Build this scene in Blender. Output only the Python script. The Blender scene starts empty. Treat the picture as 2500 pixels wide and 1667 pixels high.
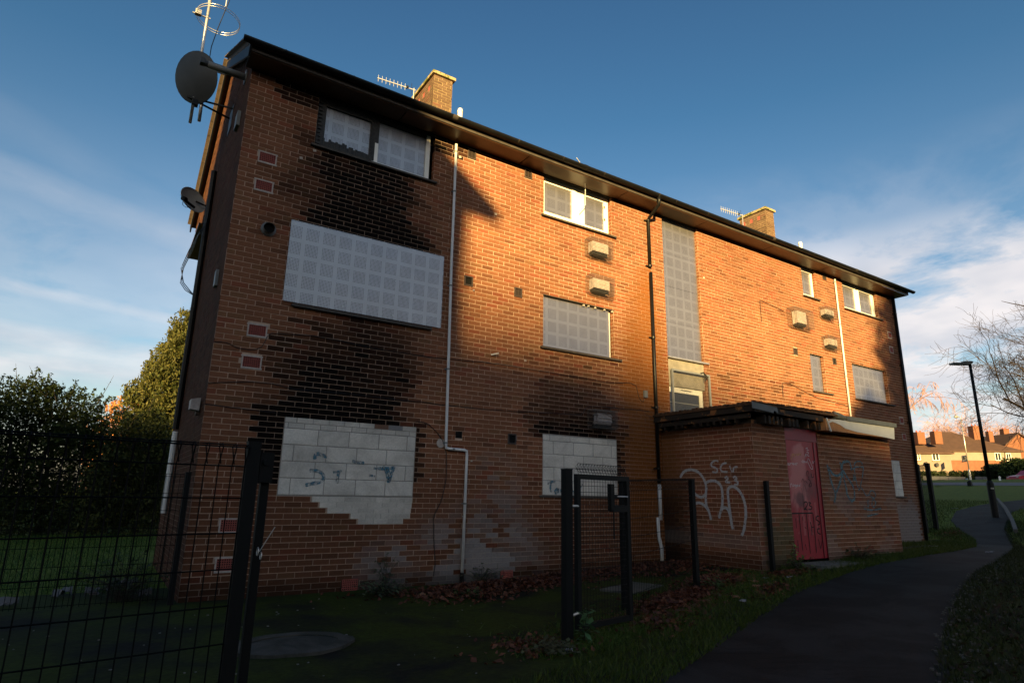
import bpy, math, random
import numpy as np
from mathutils import Vector, Matrix
random.seed(7); rng = np.random.default_rng(11)
SC = bpy.context.scene
R = math.radians

# ------------------------------------------------------------------ camera
F, YAW, PITCH, ROLL = 1495.24, 0.570053, 0.247092, 0.017940      # px focal on a 2500 px wide frame, radians
CAM = np.array([-0.93086, -8.78523, 1.32515])
_f = np.array([math.sin(YAW)*math.cos(PITCH), math.cos(YAW)*math.cos(PITCH), math.sin(PITCH)])
_r0 = np.array([math.cos(YAW), -math.sin(YAW), 0.0]); _u0 = np.cross(_r0, _f)
_r = _r0*math.cos(ROLL)+_u0*math.sin(ROLL); _u = -_r0*math.sin(ROLL)+_u0*math.cos(ROLL)
cd = bpy.data.cameras.new('camera'); cam = bpy.data.objects.new('camera', cd); SC.collection.objects.link(cam)
cam.matrix_world = Matrix(((_r[0], _u[0], -_f[0], CAM[0]), (_r[1], _u[1], -_f[1], CAM[1]), (_r[2], _u[2], -_f[2], CAM[2]), (0, 0, 0, 1)))
cd.sensor_width = 36; cd.lens = F/2500*36; cd.clip_start = 0.05; cd.clip_end = 3000
SC.camera = cam
def ray(x, y): return (x-1250)/F*_r-(y-833.5)/F*_u+_f
def onX(x, y, X=0.0): d = ray(x, y); return CAM+d*(X-CAM[0])/d[0]
def onY(x, y, Y=0.0): d = ray(x, y); return CAM+d*(Y-CAM[1])/d[1]
def onD(x, y, D): return CAM+ray(x, y)*D
def proj(P):
    d = np.asarray(P)-CAM; w = d@_f
    return 1250+F*(d@_r)/w, 833.5-F*(d@_u)/w, w

# ------------------------------------------------------------------ light and sky
SUN_EL = R(9.5); SH = np.array([-0.58, -0.8146])                  # horizontal direction towards the sun
sd = np.array([SH[0]*math.cos(SUN_EL), SH[1]*math.cos(SUN_EL), math.sin(SUN_EL)])
sl = bpy.data.lights.new('sun', 'SUN'); sl.energy = 5.0; sl.angle = R(0.55); sl.color = (1.0, 0.71, 0.26)
so = bpy.data.objects.new('sun', sl); SC.collection.objects.link(so)
so.rotation_euler = Vector(sd).to_track_quat('Z', 'Y').to_euler(); so.location = (-20, -28, 30)
SC.view_settings.view_transform = 'Standard'; SC.view_settings.look = 'None'
SC.view_settings.exposure = 1.9; SC.view_settings.gamma = 1.0; SC.view_settings.use_curve_mapping = False
W = bpy.data.worlds.new('World'); SC.world = W; W.use_nodes = True
nt = W.node_tree; nt.nodes.clear()
def nn(nt, t, **k):
    n = nt.nodes.new(t)
    for a, v in k.items():
        if a.startswith('i_'): n.inputs[a[2:].replace('_', ' ')].default_value = v
        else: setattr(n, a, v)
    return n
def ln(nt, a, b): nt.links.new(a, b)
sky = nn(nt, 'ShaderNodeTexSky'); sky.sky_type = 'NISHITA'; sky.sun_disc = False
sky.sun_elevation = SUN_EL; sky.sun_rotation = math.atan2(SH[0], SH[1]) % (2*math.pi)
sky.air_density = 1.0; sky.dust_density = 2.2; sky.ozone_density = 3.0
SKY_S = 0.057
def M(op, a, b=None, c=None, t=None):
    t = t or nt; n = t.nodes.new('ShaderNodeMath'); n.operation = op
    for i, v in enumerate((a, b, c)):
        if v is None: continue
        if isinstance(v, (int, float)): n.inputs[i].default_value = v
        else: t.links.new(v, n.inputs[i])
    return n.outputs[0]
def ramp(t, src, stops):
    n = t.nodes.new('ShaderNodeValToRGB'); t.links.new(src, n.inputs[0]); e = n.color_ramp.elements
    while len(e) > 1: e.remove(e[-1])
    for i, (p, c) in enumerate(stops):
        el = e[0] if i == 0 else e.new(p)
        el.position = p; el.color = (c, c, c, 1) if isinstance(c, (int, float)) else (*c, 1)
    return n.outputs[0]
tc = nn(nt, 'ShaderNodeTexCoord'); sep = nn(nt, 'ShaderNodeSeparateXYZ'); ln(nt, tc.outputs['Generated'], sep.inputs[0])
el = sep.outputs[2]
# flat cloud sheets seen in perspective: direction projected on a high plane
k = M('ADD', M('MAXIMUM', el, 0.0), 0.10)
cx = M('DIVIDE', sep.outputs[0], k); cy = M('DIVIDE', sep.outputs[1], k)
cmb = nn(nt, 'ShaderNodeCombineXYZ'); ln(nt, cx, cmb.inputs[0]); ln(nt, cy, cmb.inputs[1])
def noise(t, vec, s, d=5, r=0.55, dist=0.0):
    n = t.nodes.new('ShaderNodeTexNoise'); n.inputs['Scale'].default_value = s; n.inputs['Detail'].default_value = d
    n.inputs['Roughness'].default_value = r; n.inputs['Distortion'].default_value = dist
    if vec is not None: t.links.new(vec, n.inputs['Vector'])
    return n.outputs['Fac']
n1 = noise(nt, cmb.outputs[0], 1.25, 8, 0.60, 0.35)
low = ramp(nt, el, [(0.0, 0.35), (0.08, 0.75), (0.16, 1.0), (0.31, 1.0), (0.38, 0.22), (0.48, 0.0)])
# more cloud towards +X (the right of the view), thin veil on the left
side = M('MULTIPLY_ADD', sep.outputs[0], 0.9, 0.25); side = M('MINIMUM', M('MAXIMUM', side, 0.22), 1.0)
cm = ramp(nt, n1, [(0.38, 0.0), (0.50, 1.0)])
cloud = M('MULTIPLY', M('MULTIPLY', cm, low), side)
# vapour trails: thin bands along great circles on the left of the view
def trail(nrm, off, wid, amt, lim):
    v = nn(nt, 'ShaderNodeVectorMath', operation='DOT_PRODUCT'); ln(nt, tc.outputs['Generated'], v.inputs[0]); v.inputs[1].default_value = nrm
    wob = M('MULTIPLY', M('SUBTRACT', noise(nt, tc.outputs['Generated'], 6.0, 4), 0.5), wid*0.9)
    d = M('ABSOLUTE', M('ADD', M('SUBTRACT', v.outputs['Value'], off), wob))
    m = ramp(nt, M('DIVIDE', d, wid), [(0.0, 1.0), (0.45, 0.75), (1.0, 0.0)])
    s = noise(nt, tc.outputs['Generated'], 9.0, 5, 0.6)
    return M('MULTIPLY', M('MULTIPLY', m, M('MULTIPLY_ADD', s, 1.3, 0.1)), M('MULTIPLY', amt, ramp(nt, sep.outputs[0], [(lim, 1.0), (lim+0.1, 0.0)])))
def circ(a, b):
    a = ray(*a); b = ray(*b); a /= np.linalg.norm(a); b /= np.linalg.norm(b); n = np.cross(a, b); n /= np.linalg.norm(n); return tuple(n)
tr = M('ADD', trail(circ((0, 420), (400, 565)), 0.0, 0.024, 0.20, 0.05), trail(circ((0, 290), (420, 530)), 0.0, 0.030, 0.07, 0.05))
tr = M('ADD', tr, trail(circ((0, 690), (420, 780)), 0.0, 0.010, 0.22, 0.05))
tr = M('ADD', tr, trail(circ((0, 812), (320, 860)), 0.0, 0.020, 0.42, 0.1))
tr = M('ADD', tr, trail(circ((0, 880), (360, 925)), 0.0, 0.026, 0.55, 0.1))
allc = M('MINIMUM', M('MULTIPLY_ADD', cloud, 0.92, tr), 1.0)
shade = noise(nt, cmb.outputs[0], 1.3, 4)
cc = ramp(nt, shade, [(0.35, (0.50, 0.53, 0.60)), (0.62, (0.86, 0.80, 0.79))])
bg1 = nn(nt, 'ShaderNodeBackground'); bg1.inputs[1].default_value = SKY_S
grade = nn(nt, 'ShaderNodeMixRGB', blend_type='MULTIPLY'); grade.inputs[0].default_value = 1.0
ln(nt, sky.outputs[0], grade.inputs[1]); ln(nt, ramp(nt, el, [(0.0, (1.75, 1.38, 1.16)), (0.14, (1.52, 1.26, 1.06)), (0.30, (1.10, 1.05, 0.95)), (0.55, (0.55, 0.78, 0.80)), (0.85, (0.40, 0.58, 0.68))]), grade.inputs[2])
ln(nt, grade.outputs[0], bg1.inputs[0])
bg2 = nn(nt, 'ShaderNodeBackground'); bg2.inputs[1].default_value = 0.31; ln(nt, cc, bg2.inputs[0])
mx = nn(nt, 'ShaderNodeMixShader'); ln(nt, allc, mx.inputs[0]); ln(nt, bg1.outputs[0], mx.inputs[1]); ln(nt, bg2.outputs[0], mx.inputs[2])
wo = nn(nt, 'ShaderNodeOutputWorld'); ln(nt, mx.outputs[0], wo.inputs[0])

# ------------------------------------------------------------------ helpers
ORG = {}
def link(o): SC.collection.objects.link(o)
def tag(o, label=None, cat=None, group=None, kind=None):
    for k, v in (('label', label), ('category', cat), ('group', group), ('kind', kind)):
        if v: o[k] = v
    return o
def thing(name, label, cat, loc=(0, 0, 0), group=None):
    o = bpy.data.objects.new(name, None); link(o); o.location = loc; ORG[o.name] = np.array(loc, float); o.empty_display_size = 0.2
    return tag(o, label, cat, group)
class MB:
    def __init__(s): s.v = []; s.f = []; s.c = []; s.n = 0
    def add(s, v, f, col=None):
        v = np.asarray(v, float).reshape(-1, 3); s.v.append(v); b = s.n
        s.f.extend([tuple(i+b for i in q) for q in f]); s.n += len(v)
        s.c.append(np.tile(np.array(col if col is not None else (1, 1, 1)), (len(v), 1)) if np.ndim(col) < 2 else np.asarray(col))
        return s
    def box(s, a, b, col=None):
        x0, y0, z0 = np.minimum(a, b); x1, y1, z1 = np.maximum(a, b)
        v = [(x0, y0, z0), (x1, y0, z0), (x1, y1, z0), (x0, y1, z0), (x0, y0, z1), (x1, y0, z1), (x1, y1, z1), (x0, y1, z1)]
        return s.add(v, BF, col)
    def obox(s, c, ax, ay, az, col=None):                           # centre and three half vectors
        c, ax, ay, az = map(lambda q: np.asarray(q, float), (c, ax, ay, az))
        v = [c-ax-ay-az, c+ax-ay-az, c+ax+ay-az, c-ax+ay-az, c-ax-ay+az, c+ax-ay+az, c+ax+ay+az, c-ax+ay+az]
        return s.add(v, BF, col)
    def bar(s, a, b, w, h, up=(0, 0, 1)):
        a, b, up = np.asarray(a, float), np.asarray(b, float), np.asarray(up, float)
        d = b-a; L = np.linalg.norm(d); d /= L; sd_ = np.cross(d, up); sd_ /= np.linalg.norm(sd_); u2 = np.cross(sd_, d)
        return s.obox((a+b)/2, d*L/2, sd_*w/2, u2*h/2)
    def tube(s, pts, r, n=8, cap=True, col=None):
        P = np.asarray(pts, float); m = len(P); rr = np.full(m, r) if np.isscalar(r) else np.asarray(r)
        T = np.gradient(P, axis=0); T /= (np.linalg.norm(T, axis=1)[:, None]+1e-12)
        up = np.array([0, 0, 1.]) if abs(T[0][2]) < 0.9 else np.array([1., 0, 0])
        V = []
        for i in range(m):
            a = np.cross(T[i], up); a /= np.linalg.norm(a)+1e-12; b = np.cross(T[i], a); up = -b if False else up
            ang = np.arange(n)*2*math.pi/n
            V.append(P[i]+rr[i]*(np.cos(ang)[:, None]*a+np.sin(ang)[:, None]*b))
        f = [(i*n+j, i*n+(j+1) % n, (i+1)*n+(j+1) % n, (i+1)*n+j) for i in range(m-1) for j in range(n)]
        if cap and n > 2: f += [tuple(range(n))[::-1], tuple((m-1)*n+j for j in range(n))]
        return s.add(np.concatenate(V), f, col)
    def quad(s, a, b, c, d, col=None): return s.add([a, b, c, d], [(0, 1, 2, 3)], col)
    def build(s, name, mat, parent=None, smooth=False, loc=None):
        me = bpy.data.meshes.new(name)
        v = np.concatenate(s.v) if s.v else np.zeros((0, 3))
        o_ = ORG.get(parent.name, np.zeros(3)) if parent else (np.array(loc, float) if loc is not None else np.zeros(3))
        me.from_pydata((v-o_).tolist(), [], s.f); me.materials.append(mat)
        ca = me.color_attributes.new('Col', 'FLOAT_COLOR', 'POINT')
        c = np.concatenate(s.c) if s.c else np.zeros((0, 3)); ca.data.foreach_set('color', np.column_stack([c, np.ones(len(c))]).astype(np.float32).ravel())
        if smooth: me.shade_smooth()
        o = bpy.data.objects.new(name, me); link(o); ORG[o.name] = o_
        if parent: o.parent = parent
        else: o.location = o_
        return o
BF = [(0, 3, 2, 1), (4, 5, 6, 7), (0, 1, 5, 4), (1, 2, 6, 5), (2, 3, 7, 6), (3, 0, 4, 7)]
def part(name, mat, parent, fn, smooth=False):
    m = MB(); fn(m); return m.build(name, mat, parent, smooth)

def hash2(i, j, s=0):
    h = np.sin(i*127.1+j*311.7+s*74.7)*43758.5453; return h-np.floor(h)
def vnoise(x, y, s=0):
    x = np.asarray(x, float); y = np.asarray(y, float); i = np.floor(x); j = np.floor(y); u = x-i; v = y-j
    u = u*u*(3-2*u); v = v*v*(3-2*v)
    return (hash2(i, j, s)*(1-u)+hash2(i+1, j, s)*u)*(1-v)+(hash2(i, j+1, s)*(1-u)+hash2(i+1, j+1, s)*u)*v
def fbm(x, y, s=0): return 0.5*vnoise(x, y, s)+0.3*vnoise(x*2.1, y*2.1, s+1)+0.2*vnoise(x*4.3, y*4.3, s+2)
def sstep(a, b, x): t = np.clip((np.asarray(x, float)-a)/(b-a), 0, 1); return t*t*(3-2*t)

# ------------------------------------------------------------------ materials
def mat(name, base=(0.5, 0.5, 0.5), rough=0.8, metal=0.0, vcol=False, ns=0, na=0.25, bump=0.0, bs=None, spec=0.4, build=None, trans=0.0):
    m = bpy.data.materials.new(name); m.use_nodes = True; t = m.node_tree; b = t.nodes['Principled BSDF']
    b.inputs['Roughness'].default_value = rough; b.inputs['Metallic'].default_value = metal; b.inputs['Specular IOR Level'].default_value = spec
    tcn = t.nodes.new('ShaderNodeTexCoord'); obj = tcn.outputs['Object']
    if vcol:
        a = t.nodes.new('ShaderNodeAttribute'); a.attribute_name = 'Col'; col = a.outputs['Color']
        mm = nn(t, 'ShaderNodeMixRGB', blend_type='MULTIPLY'); mm.inputs[0].default_value = 1; ln(t, col, mm.inputs[1]); mm.inputs[2].default_value = (*base, 1); col = mm.outputs[0]
    else:
        c = t.nodes.new('ShaderNodeRGB'); c.outputs[0].default_value = (*base, 1); col = c.outputs[0]
    if ns:
        f = noise(t, obj, ns, 6, 0.6); g = ramp(t, f, [(0.25, 1-na), (0.75, 1+na*0.6)])
        mm = nn(t, 'ShaderNodeMixRGB', blend_type='MULTIPLY'); mm.inputs[0].default_value = 1; ln(t, col, mm.inputs[1]); ln(t, g, mm.inputs[2]); col = mm.outputs[0]
    if build: col = build(t, col, obj, b) or col
    ln(t, col, b.inputs['Base Color'])
    if bump:
        bn = t.nodes.new('ShaderNodeBump'); bn.inputs['Strength'].default_value = bump; bn.inputs['Distance'].default_value = 0.004
        ln(t, noise(t, obj, bs or max(ns, 60), 4, 0.6), bn.inputs['Height']); ln(t, bn.outputs[0], b.inputs['Normal'])
    if trans:
        b.inputs['Subsurface Weight'].default_value = 0
        tr_ = t.nodes.new('ShaderNodeBsdfTranslucent'); ln(t, col, tr_.inputs[0]); ms = t.nodes.new('ShaderNodeMixShader'); ms.inputs[0].default_value = trans
        ln(t, b.outputs[0], ms.inputs[1]); ln(t, tr_.outputs[0], ms.inputs[2]); ln(t, ms.outputs[0], t.nodes['Material Output'].inputs[0])
    return m
MT = {}
def grime(t, c, o, b):
    f = ramp(t, noise(t, o, 1.6, 7, 0.68, 0.8), [(0.42, 0.0), (0.72, 0.55)]); mm = nn(t, 'ShaderNodeMixRGB'); ln(t, f, mm.inputs[0]); ln(t, c, mm.inputs[1]); mm.inputs[2].default_value = (0.16, 0.135, 0.115, 1); return mm.outputs[0]
MT['brick'] = mat('fired_brick', (1, 1, 1), 0.9, spec=0.12, vcol=True, ns=28, na=0.22, bump=0.5, bs=160)
MT['mortar'] = mat('lime_mortar', (1, 1, 1), 0.95, spec=0.12, vcol=True, ns=40, na=0.22, bump=0.5, bs=200)
MT['block'] = mat('pale_concrete_block', (1, 1, 1), 0.95, vcol=True, ns=45, na=0.20, build=grime, bump=0.8, bs=120)
MT['black_paint'] = mat('black_gloss_paint', (0.005, 0.005, 0.0055), 0.5, spec=0.2, ns=9, na=0.5, bump=0.15, bs=30)
MT['gutter'] = mat('black_plastic_gutter', (0.006, 0.006, 0.0065), 0.42, spec=0.3, ns=5, na=0.5)
MT['fascia'] = mat('weathered_brown_fascia', (0.045, 0.036, 0.032), 0.8, ns=7, na=0.5)
MT['soffit'] = mat('dull_soffit_board', (0.075, 0.036, 0.018), 0.38, ns=3, na=0.4)
MT['upvc'] = mat('white_plastic_frame', (0.78, 0.76, 0.73), 0.4, ns=6, na=0.06)
MT['burnt'] = mat('burnt_frame', (0.028, 0.026, 0.026), 0.6, ns=20, na=0.7, bump=1.0, bs=50)
MT['glass'] = mat('dark_window_glass', (0.02, 0.025, 0.03), 0.08, spec=0.6)
MT['sill'] = mat('dark_tile_sill', (0.06, 0.048, 0.042), 0.75, ns=14, na=0.5)
def chips(t, col, obj, dark, thr, s):
    f = ramp(t, noise(t, obj, s, 8, 0.7), [(thr, 0.0), (thr+0.03, 1.0)])
    mm = nn(t, 'ShaderNodeMixRGB'); ln(t, f, mm.inputs[0]); ln(t, col, mm.inputs[1]); mm.inputs[2].default_value = (*dark, 1); return mm.outputs[0]
def remat(key, *a, **k): MT[key] = mat(*a, **k)
remat('wpipe', 'worn_white_pipe', (0.60, 0.59, 0.60), 0.5, build=lambda t, c, o, b: chips(t, c, o, (0.05, 0.045, 0.045), 0.66, 14))
remat('steelpost', 'black_coated_steel', (0.0045, 0.005, 0.0055), 0.62, spec=0.16, build=lambda t, c, o, b: chips(t, c, o, (0.30, 0.30, 0.30), 0.77, 34))
remat('wire', 'green_black_coated_wire', (0.0022, 0.0025, 0.003), 0.6, spec=0.1)
remat('gatewire', 'galvanised_mesh_coated', (0.007, 0.0065, 0.0065), 0.6, spec=0.2)
remat('terracotta', 'terracotta_air_brick', (0.30, 0.075, 0.06), 0.85, ns=30, na=0.3)
remat('pale_render', 'pale_mortar_surround', (0.42, 0.36, 0.33), 0.95, ns=30, na=0.3)
remat('vent', 'brown_plastic_vent', (0.05, 0.035, 0.03), 0.6, ns=20, na=0.3)
remat('void', 'dark_hole', (0.002, 0.002, 0.002), 1.0)
remat('grey_plastic', 'grey_plastic', (0.16, 0.165, 0.17), 0.5, ns=9, na=0.2)
remat('dish', 'dark_grey_dish', (0.045, 0.045, 0.045), 0.5, ns=5, na=0.25)
remat('dish_pale', 'pale_grey_dish', (0.42, 0.42, 0.42), 0.5, ns=5, na=0.2)
remat('galv', 'galvanised_steel', (0.52, 0.50, 0.48), 0.35, metal=0.7, ns=12, na=0.25)
remat('alu', 'aluminium_rod', (0.70, 0.69, 0.68), 0.3, metal=0.6)
remat('cable', 'black_cable', (0.01, 0.01, 0.012), 0.5)
remat('slate', 'concrete_roof_tile', (0.10, 0.07, 0.055), 0.9, ns=9, na=0.4)
remat('cap', 'mossy_concrete_cap', (0.30, 0.24, 0.14), 0.95, build=lambda t, c, o, b: chips(t, c, o, (0.10, 0.11, 0.02), 0.50, 9))
remat('terminal', 'flue_terminal_plastic', (0.42, 0.36, 0.35), 0.5, ns=22, na=0.35)
remat('cagewire', 'flue_cage_wire', (0.10, 0.095, 0.09), 0.5, metal=0.4)
remat('concrete', 'stained_concrete', (0.30, 0.27, 0.235), 0.9, ns=6, na=0.35)
remat('screenframe', 'grey_screen_frame', (0.20, 0.21, 0.23), 0.5, ns=12, na=0.2)
remat('charwood', 'charred_timber', (0.018, 0.013, 0.010), 0.85, vcol=False, bump=1.0, bs=25, build=lambda t, c, o, b: chips(t, c, o, (0.20, 0.085, 0.028), 0.55, 4))
remat('felt', 'roofing_felt', (0.085, 0.045, 0.024), 0.95, ns=9, na=0.6, bump=1.0, bs=20)
remat('flash', 'grey_lead_flashing', (0.085, 0.095, 0.10), 0.55, ns=7, na=0.3)
remat('board', 'pale_fascia_board', (0.40, 0.42, 0.46), 0.5, ns=5, na=0.1)
remat('ply', 'raw_plywood', (0.30, 0.15, 0.07), 0.85, ns=12, na=0.35)
remat('door', 'red_steel_door', (1, 1, 1), 0.45, vcol=True, ns=30, na=0.12)
remat('flat_step', 'doorstep_concrete', (0.10, 0.095, 0.085), 0.95, ns=8, na=0.4)
def spray(name, c, a0=0.30, a1=0.50):
    m = mat(name, c, 0.75, ns=18, na=0.15); t = m.node_tree; b = t.nodes['Principled BSDF']
    tcn = t.nodes.new('ShaderNodeTexCoord'); ln(t, ramp(t, noise(t, tcn.outputs['Object'], 26, 5, 0.65), [(a0, 0.0), (a1, 1.0)]), b.inputs['Alpha']); return m
MT['sp_white'] = spray('white_spray_paint', (0.40, 0.40, 0.42), 0.25, 0.45)
MT['sp_blue'] = spray('blue_spray_paint', (0.085, 0.16, 0.19), 0.34, 0.52)
MT['sp_teal'] = spray('teal_spray_paint', (0.06, 0.17, 0.24), 0.34, 0.66)
MT['sp_black'] = spray('black_spray_paint', (0.006, 0.005, 0.006), 0.2, 0.4)
MT['sp_marker'] = spray('white_marker', (0.52, 0.48, 0.50), 0.22, 0.4)
MT['sp_ochre'] = spray('ochre_marker', (0.42, 0.22, 0.06), 0.3, 0.5)

def perforated(name, base=(0.44, 0.415, 0.42)):
    m = mat(name, base, 0.42, metal=0.88, ns=3.0, na=0.10); t = m.node_tree; b = t.nodes['Principled BSDF']
    uv = t.nodes.new('ShaderNodeUVMap'); s = t.nodes.new('ShaderNodeSeparateXYZ'); ln(t, uv.outputs[0], s.inputs[0])
    def axis(o):
        g = M('FRACT', M('DIVIDE', o, 0.25, t=t), t=t); ing = M('LESS_THAN', g, 0.77, t=t)
        hcell = M('FRACT', M('DIVIDE', g, 0.77/9, t=t), t=t); d = M('SUBTRACT', hcell, 0.5, t=t)
        return ing, M('MULTIPLY', d, d, t=t)
    ix, dx = axis(s.outputs[0]); iy, dy = axis(s.outputs[1])
    hole = M('MULTIPLY', M('MULTIPLY', ix, iy, t=t), M('LESS_THAN', M('ADD', dx, dy, t=t), 0.058, t=t), t=t)
    tcn = t.nodes.new('ShaderNodeTexCoord')
    bn = t.nodes.new('ShaderNodeBump'); bn.inputs['Strength'].default_value = 0.5; bn.inputs['Distance'].default_value = 0.03; ln(t, noise(t, tcn.outputs['Object'], 1.7, 3, 0.5), bn.inputs['Height']); ln(t, bn.outputs[0], b.inputs['Normal'])
    dark = t.nodes.new('ShaderNodeBsdfDiffuse'); dark.inputs[0].default_value = (0.012, 0.012, 0.014, 1)
    ms = t.nodes.new('ShaderNodeMixShader'); ln(t, hole, ms.inputs[0]); ln(t, b.outputs[0], ms.inputs[1]); ln(t, dark.outputs[0], ms.inputs[2]); ln(t, ms.outputs[0], t.nodes['Material Output'].inputs[0])
    return m
MT['perf'] = perforated('perforated_steel')

def leafmat(name, base, trans=0.25): return mat(name, base, 0.65, vcol=True, trans=trans, spec=0.25)
MT['leaf'] = leafmat('leaf', (1, 1, 1)); MT['bark'] = mat('bark', (0.05, 0.038, 0.03), 0.95, ns=14, na=0.4)
MT['twig_pink'] = mat('pinkish_twig', (0.30, 0.17, 0.15), 0.9); MT['twig_dark'] = mat('dark_twig', (0.028, 0.019, 0.016), 0.9)
MT['grass'] = leafmat('grass_blade', (1, 1, 1), 0.2); MT['dead'] = leafmat('dead_leaf', (1, 1, 1), 0.1)

# ------------------------------------------------------------------ terrain
GX = [-400, -5, 4, 8.3, 10.5, 13, 18.5, 20, 25, 35, 57, 80, 120, 200, 500]
GZ = [0, 0, .03, .2, .3, .33, .31, .45, .9, 1.55, 3.2, 4.0, 5.0, 6.5, 9]
def gz(x): return np.interp(np.asarray(x, float), GX, GZ)
def ground_hit(x, y):
    d = ray(x, y); t = 1.0
    while t < 160:
        P = CAM+d*t
        if P[2] <= gz(P[0]): return P
        t += 0.01+t*0.001
    return P
def ground_color(t, col, obj, b):
    s = t.nodes.new('ShaderNodeSeparateXYZ'); g = t.nodes.new('ShaderNodeNewGeometry'); ln(t, g.outputs['Position'], s.inputs[0])
    P = g.outputs['Position']
    moss = ramp(t, noise(t, P, 0.9, 6, 0.6, 0.5), [(0.36, 0.0), (0.56, 1.0)])
    fine = ramp(t, noise(t, P, 22, 6, 0.7), [(0.3, 0.55), (0.7, 1.4)])
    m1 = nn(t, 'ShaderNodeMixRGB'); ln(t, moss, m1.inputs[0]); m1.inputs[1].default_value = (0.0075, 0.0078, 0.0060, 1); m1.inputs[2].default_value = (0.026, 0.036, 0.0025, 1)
    lawn = ramp(t, M('ADD', s.outputs[1], M('MULTIPLY', noise(t, P, 1.5, 3), 1.2, t=t), t=t), [(0.0, 0.0), (1.0, 1.0)])
    far = M('MAXIMUM', M('GREATER_THAN', s.outputs[0], 18.9, t=t), M('MULTIPLY', M('GREATER_THAN', s.outputs[1], 1.4, t=t), 1.0, t=t), t=t)
    gr = ramp(t, noise(t, P, 5.0, 5, 0.6), [(0.3, (0.055, 0.078, 0.003)), (0.7, (0.115, 0.15, 0.008))])
    m2 = nn(t, 'ShaderNodeMixRGB'); ln(t, far, m2.inputs[0]); ln(t, m1.outputs[0], m2.inputs[1]); ln(t, gr, m2.inputs[2])
    m3 = nn(t, 'ShaderNodeMixRGB', blend_type='MULTIPLY'); m3.inputs[0].default_value = 1; ln(t, m2.outputs[0], m3.inputs[1]); ln(t, fine, m3.inputs[2]); return m3.outputs[0]
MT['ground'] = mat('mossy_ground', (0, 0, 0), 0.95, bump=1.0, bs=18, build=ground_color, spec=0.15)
def asphalt_color(t, col, obj, b):
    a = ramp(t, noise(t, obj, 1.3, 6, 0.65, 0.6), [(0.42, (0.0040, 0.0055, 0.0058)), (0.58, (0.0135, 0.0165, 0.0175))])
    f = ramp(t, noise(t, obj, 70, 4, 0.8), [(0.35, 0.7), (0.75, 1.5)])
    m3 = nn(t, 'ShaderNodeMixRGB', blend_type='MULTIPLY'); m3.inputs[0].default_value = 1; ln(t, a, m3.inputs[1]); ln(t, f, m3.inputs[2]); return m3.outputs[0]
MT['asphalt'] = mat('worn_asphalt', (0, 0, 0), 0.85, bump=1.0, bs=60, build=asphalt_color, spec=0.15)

xs = np.unique(np.concatenate([np.arange(-12, 60, 1.0), np.array(GX), [-150, -80, -40, -25, 70, 90, 100, 150, 300]]))
ys = np.array([-500, -300, -150, -80, -40, -20, -12, -8, -5, -2, 0, 2, 5, 10, 20, 40, 80, 160, 320, 700])
gm = MB(); V = [(x, y, float(gz(x))) for y in ys for x in xs]; n = len(xs)
gm.add(V, [(j*n+i, j*n+i+1, (j+1)*n+i+1, (j+1)*n+i) for j in range(len(ys)-1) for i in range(n-1)])
tag(gm.build('ground', MT['ground']), kind='structure')
# footpath, edges as read off the photograph's perspective on the sloping ground
PL = [(-40, -20.0), (-9, -10.2), (-3, -7.6), (0, -6.2), (1.94, -5.45), (2.64, -5.23), (4.21, -4.55), (6.83, -3.56), (9.03, -3.04), (11.39, -2.72), (14.57, -2.25), (17.0, -1.75), (19.2, -0.9), (20.98, 0.15), (23.66, 1.4), (27.5, 2.75), (31.0, 3.30), (34.5, 3.2), (40, 2.2), (47.6, -0.5)]
PR = [(-39, -22.5), (-8, -12.6), (-1.5, -9.8), (1.0, -8.2), (2.6, -7.2), (4.34, -6.40), (6.0, -5.75), (8.09, -5.02), (10.36, -4.35), (12.4, -3.9), (15.3, -3.1), (17.8, -2.35), (19.7, -1.60), (21.8, -0.8), (24.3, -0.05), (27.6, 0.95), (31.0, 1.45), (34.0, 1.3), (39.0, 0.4), (47.4, -2.3)]
def strip(name, A, B, mt, dz, kind='structure', sub=10):
    A = np.array(A); B = np.array(B); t = np.linspace(0, len(A)-1, (len(A)-1)*sub+1); i = np.arange(len(A))
    a = np.column_stack([np.interp(t, i, A[:, 0]), np.interp(t, i, A[:, 1])]); b = np.column_stack([np.interp(t, i, B[:, 0]), np.interp(t, i, B[:, 1])])
    a += (rng.random(a.shape)-0.5)*0.05; b += (rng.random(b.shape)-0.5)*0.05
    m = MB(); K = 5; V = []
    for p, q in zip(a, b):
        for w in np.linspace(0, 1, K): r_ = p*(1-w)+q*w; V.append((r_[0], r_[1], float(gz(r_[0]))+dz))
    m.add(V, [(r_*K+c, r_*K+c+1, (r_+1)*K+c+1, (r_+1)*K+c) for r_ in range(len(a)-1) for c in range(K-1)][::1])
    o = m.build(name, mt); return tag(o, kind=kind)
strip('path', PL, PR, MT['asphalt'], 0.012)
PATH = np.array(PL+PR[::-1])
def in_poly(x, y, P=PATH):
    x = np.asarray(x, float); y = np.asarray(y, float); c = np.zeros(x.shape, bool); j = len(P)-1
    for i in range(len(P)):
        xi, yi = P[i]; xj, yj = P[j]
        c ^= ((yi > y) != (yj > y)) & (x < (xj-xi)*(y-yi)/(yj-yi+1e-12)+xi); j = i
    return c

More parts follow.
